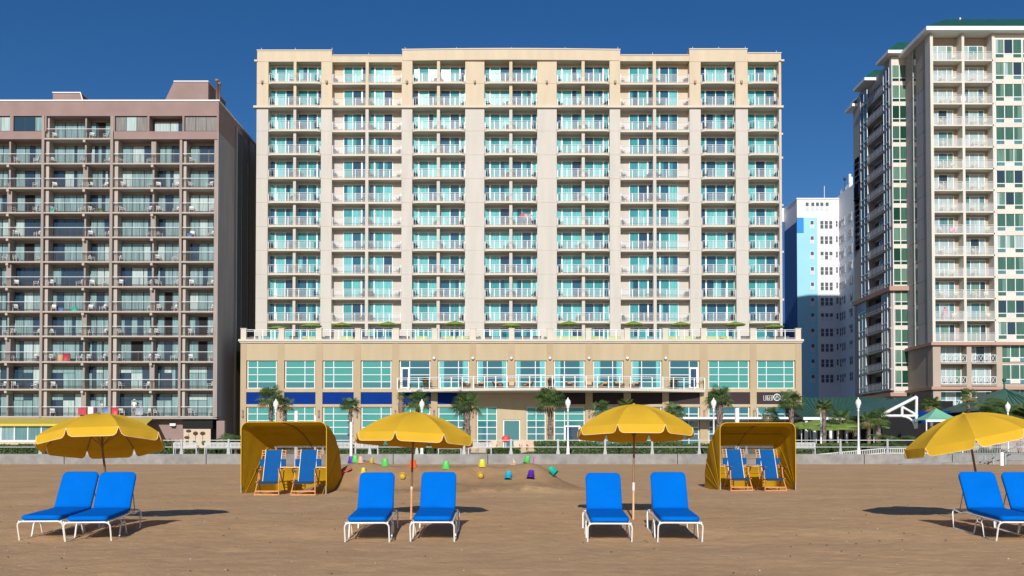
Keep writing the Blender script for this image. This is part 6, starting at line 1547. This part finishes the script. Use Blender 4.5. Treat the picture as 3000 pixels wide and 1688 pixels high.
# ground-level peach lounge chairs in front of the entrance, red parasol
gc = small_chair('b_peach', 'patio_chair')
for i, px in enumerate((1412, 1443, 1516, 1534, 1556, 1585)):
    o = link('patio_chair', gc, None, (X(px, 92, 1305), 92, ZB+.0), rot=(0, 0, .1*(i-2)), scale=(1.5, 1.2, 1.25)); tag(o, 'peach coloured patio chair before the hotel entrance windows, %s from the left' % ORD[i], 'chair', 'peach chairs before the hotel entrance')
q = MB(); q.ball((0, 0, 1.35), .38, sc=(1, .4, .95)); q.lathe([(.12, 0), (.04, .1), (.04, 1.1)], n=8, m=1); tag(q.build('gate_sign', ['b_red', 'rail_white'], None, (X(1482, 90, 1300), 90, ZB-.05)), 'round red disc on a short stand before the entrance door', 'disc sign')
# ---------------------------------------------------------------- people
def skin_obj(name, chain, edges, m, parent, root=0):
    """chain: list of (pos, radius)"""
    me = bpy.data.meshes.new(name); me.from_pydata([c[0] for c in chain], edges, []); me.materials.append(MATS[m])
    o = bpy.data.objects.new(name, me); C.objects.link(o); o.parent = parent
    md = o.modifiers.new('skin', 'SKIN'); md.use_smooth_shade = True
    lay = me.skin_vertices[0] if me.skin_vertices else None
    if lay is None:
        bm_ = __import__('bmesh').new(); bm_.from_mesh(me); bm_.verts.layers.skin.verify(); bm_.to_mesh(me); bm_.free(); lay = me.skin_vertices[0]
    for i, (p, r_) in enumerate(chain):
        rr = r_ if isinstance(r_, tuple) else (r_, r_); lay.data[i].radius = rr; lay.data[i].use_root = (i == root)
    s = o.modifiers.new('sub', 'SUBSURF'); s.levels = 1; s.render_levels = 2
    return o
def person(loc, rz, label, h=1.7, lean=0.0, arms='down', top='cl_white', bottom='cl_grey', hair='hair_dark', hat=None, sleeves=True, skirt=False):
    root = thing('person', label, 'person', loc, rz); s = h/1.7
    def V(x, y, z):
        if z > .9: y -= math.sin(lean)*(z-.9); z = .9+(z-.9)*math.cos(lean)
        return (x*s, y*s, z*s)
    hands = {'down': [(.27, -.02, 1.12), (.29, -.08, .88)], 'rail': [(.27, -.12, 1.12), (.24, -.36, 1.05)], 'up': [(.27, -.1, 1.62), (.16, -.12, 1.86)]}[arms]
    ch = [(V(0, 0, .95), .125), (V(0, 0, 1.12), (.125, .095)), (V(0, .0, 1.33), (.15, .105)), (V(0, .01, 1.44), .065), (V(0, -.01, 1.52), .06), (V(0, -.02, 1.60), .088), (V(0, -.015, 1.67), .07)]
    ed = [(0, 1), (1, 2), (2, 3), (3, 4), (4, 5), (5, 6)]
    for sd_ in (-1, 1):
        i = len(ch); (ex, ey, ez), (hx, hy, hz_) = hands
        ch += [(V(sd_*.18, .01, 1.38), .055), (V(sd_*ex, ey, ez), .04), (V(sd_*hx, hy, hz_), .03), (V(sd_*hx, hy-.05, hz_-.05), .035)]; ed += [(2, i), (i, i+1), (i+1, i+2), (i+2, i+3)]
        i = len(ch); ch += [(V(sd_*.10, 0, .86), .095), (V(sd_*.11, -.01, .48), .062), (V(sd_*.12, .03, .08), .042), (V(sd_*.13, -.12, .03), .04)]; ed += [(0, i), (i, i+1), (i+1, i+2), (i+2, i+3)]
    skin_obj('body', ch, ed, 'skin', root)
    sh_ = [(V(0, 0, .98), .14), (V(0, 0, 1.12), (.14, .11)), (V(0, 0, 1.33), (.168, .12)), (V(0, .01, 1.42), .09)]; e2 = [(0, 1), (1, 2), (2, 3)]
    if sleeves:
        for sd_ in (-1, 1): i = len(sh_); sh_ += [(V(sd_*.18, .01, 1.385), .07), (V(sd_*(.18+(hands[0][0]-.18)*.6), hands[0][1]*.6, 1.385+(hands[0][2]-1.385)*.6), .058)]; e2 += [(2, i), (i, i+1)]
    skin_obj('shirt', sh_, e2, top, root)
    if skirt: skin_obj('skirt', [(V(0, 0, 1.0), .14), (V(0, 0, .78), .17), (V(0, 0, .52), .19)], [(0, 1), (1, 2)], bottom, root)
    else:
        t = [(V(0, 0, .95), .14)]; e3 = []
        for sd_ in (-1, 1): i = len(t); t += [(V(sd_*.10, 0, .84), .11), (V(sd_*.115, -.01, .45), .085)]; e3 += [(0, i), (i, i+1)]
        skin_obj('shorts', t, e3, bottom, root)
    q = MB(); hx, hy, hzz = V(0, .012, 1.645); q.ball((hx, hy, hzz), .098*s, 12, 8, sc=(1, 1.05, .95)); q.build('hair', hair, root)
    q = MB(); fx, fy, fz = V(0, -.115, 1.59); q.add([(fx-.012, fy+.01, fz+.02), (fx+.012, fy+.01, fz+.02), (fx+.016, fy+.005, fz-.015), (fx-.016, fy+.005, fz-.015), (fx, fy-.015, fz-.012)], [(0,1,4),(1,2,4),(2,3,4),(3,0,4)]); q.build('nose', 'skin', root)
    if hat:
        q = MB(); hx, hy, hzz = V(0, .0, 1.69); q.lathe([(.24, -.03), (.22, .0), (.11, .01), (.105, .09), (.07, .12), (0, .125)], (hx, hy, hzz), 14); q.lathe([(.24, -.032), (.1, 0)], (hx, hy, hzz), 14); q.build('sun_hat', hat, root)
    return root
zf = lambda k: zs[k]+.221
person((X(386, DL, 1200), DL+.75, zf(11)), .1, 'person in white top and wide straw hat standing on the lowest pinkish hotel balcony', 1.9, 0, 'rail', 'cl_white', 'cl_grey', 'hair_blond', 'cl_hat')
person((X(297, DL, 1200), DL+.6, zf(11)), -.7, 'person in white top bending over the lowest balcony railing by the towels', 1.8, .5, 'rail', 'cl_white', 'cl_red', 'hair_dark')
person((X(518, DL, 880), DL+.7, zf(7)), .5, 'person in dark clothes on the pinkish hotel, eighth floor from the top', 1.7, .2, 'rail', 'cl_grey', 'cl_grey', 'hair_dark')
zh = zk[6]+TS
for px, t_, hr, d in ((1529, 'cl_red', 'hair_blond', 'red top, left of three on one cream hotel balcony'), (1541, 'cl_pink', 'hair_dark', 'pink top, middle of three on one cream hotel balcony'), (1553, 'cl_grey', 'hair_dark', 'grey top, right of three on one cream hotel balcony')):
    person((X(px, DT, 690), DT+.1, zh), 0, 'person in a '+d, 1.68, .1, 'rail', t_, 'cl_blue', hr)
person((qx(2770), DRT+.5, kz[12]+.21), .2, 'person in a long pink outfit on a lower balcony of the right tower', 1.6, 0, 'down', 'cl_pink', 'cl_pink', 'hair_dark', skirt=True)
person((X(2788, 73, 1310), 73.5, ZB-.03), .6, 'person in pale top walking on the boardwalk behind the rightmost umbrella', 1.5, 0, 'down', 'cl_white', 'cl_pink', 'hair_blond')
person((X(2926, 76.5, 1310), 76.5, ZB-.03), -.4, 'person in white top behind the tall picket fence at right', 1.5, 0, 'down', 'cl_white', 'cl_blue', 'hair_dark')
person((X(2985, 77, 1300), 77, ZB-.03), .3, 'person in red top behind the fence at the right edge', 1.7, 0, 'down', 'cl_red', 'cl_grey', 'hair_dark')
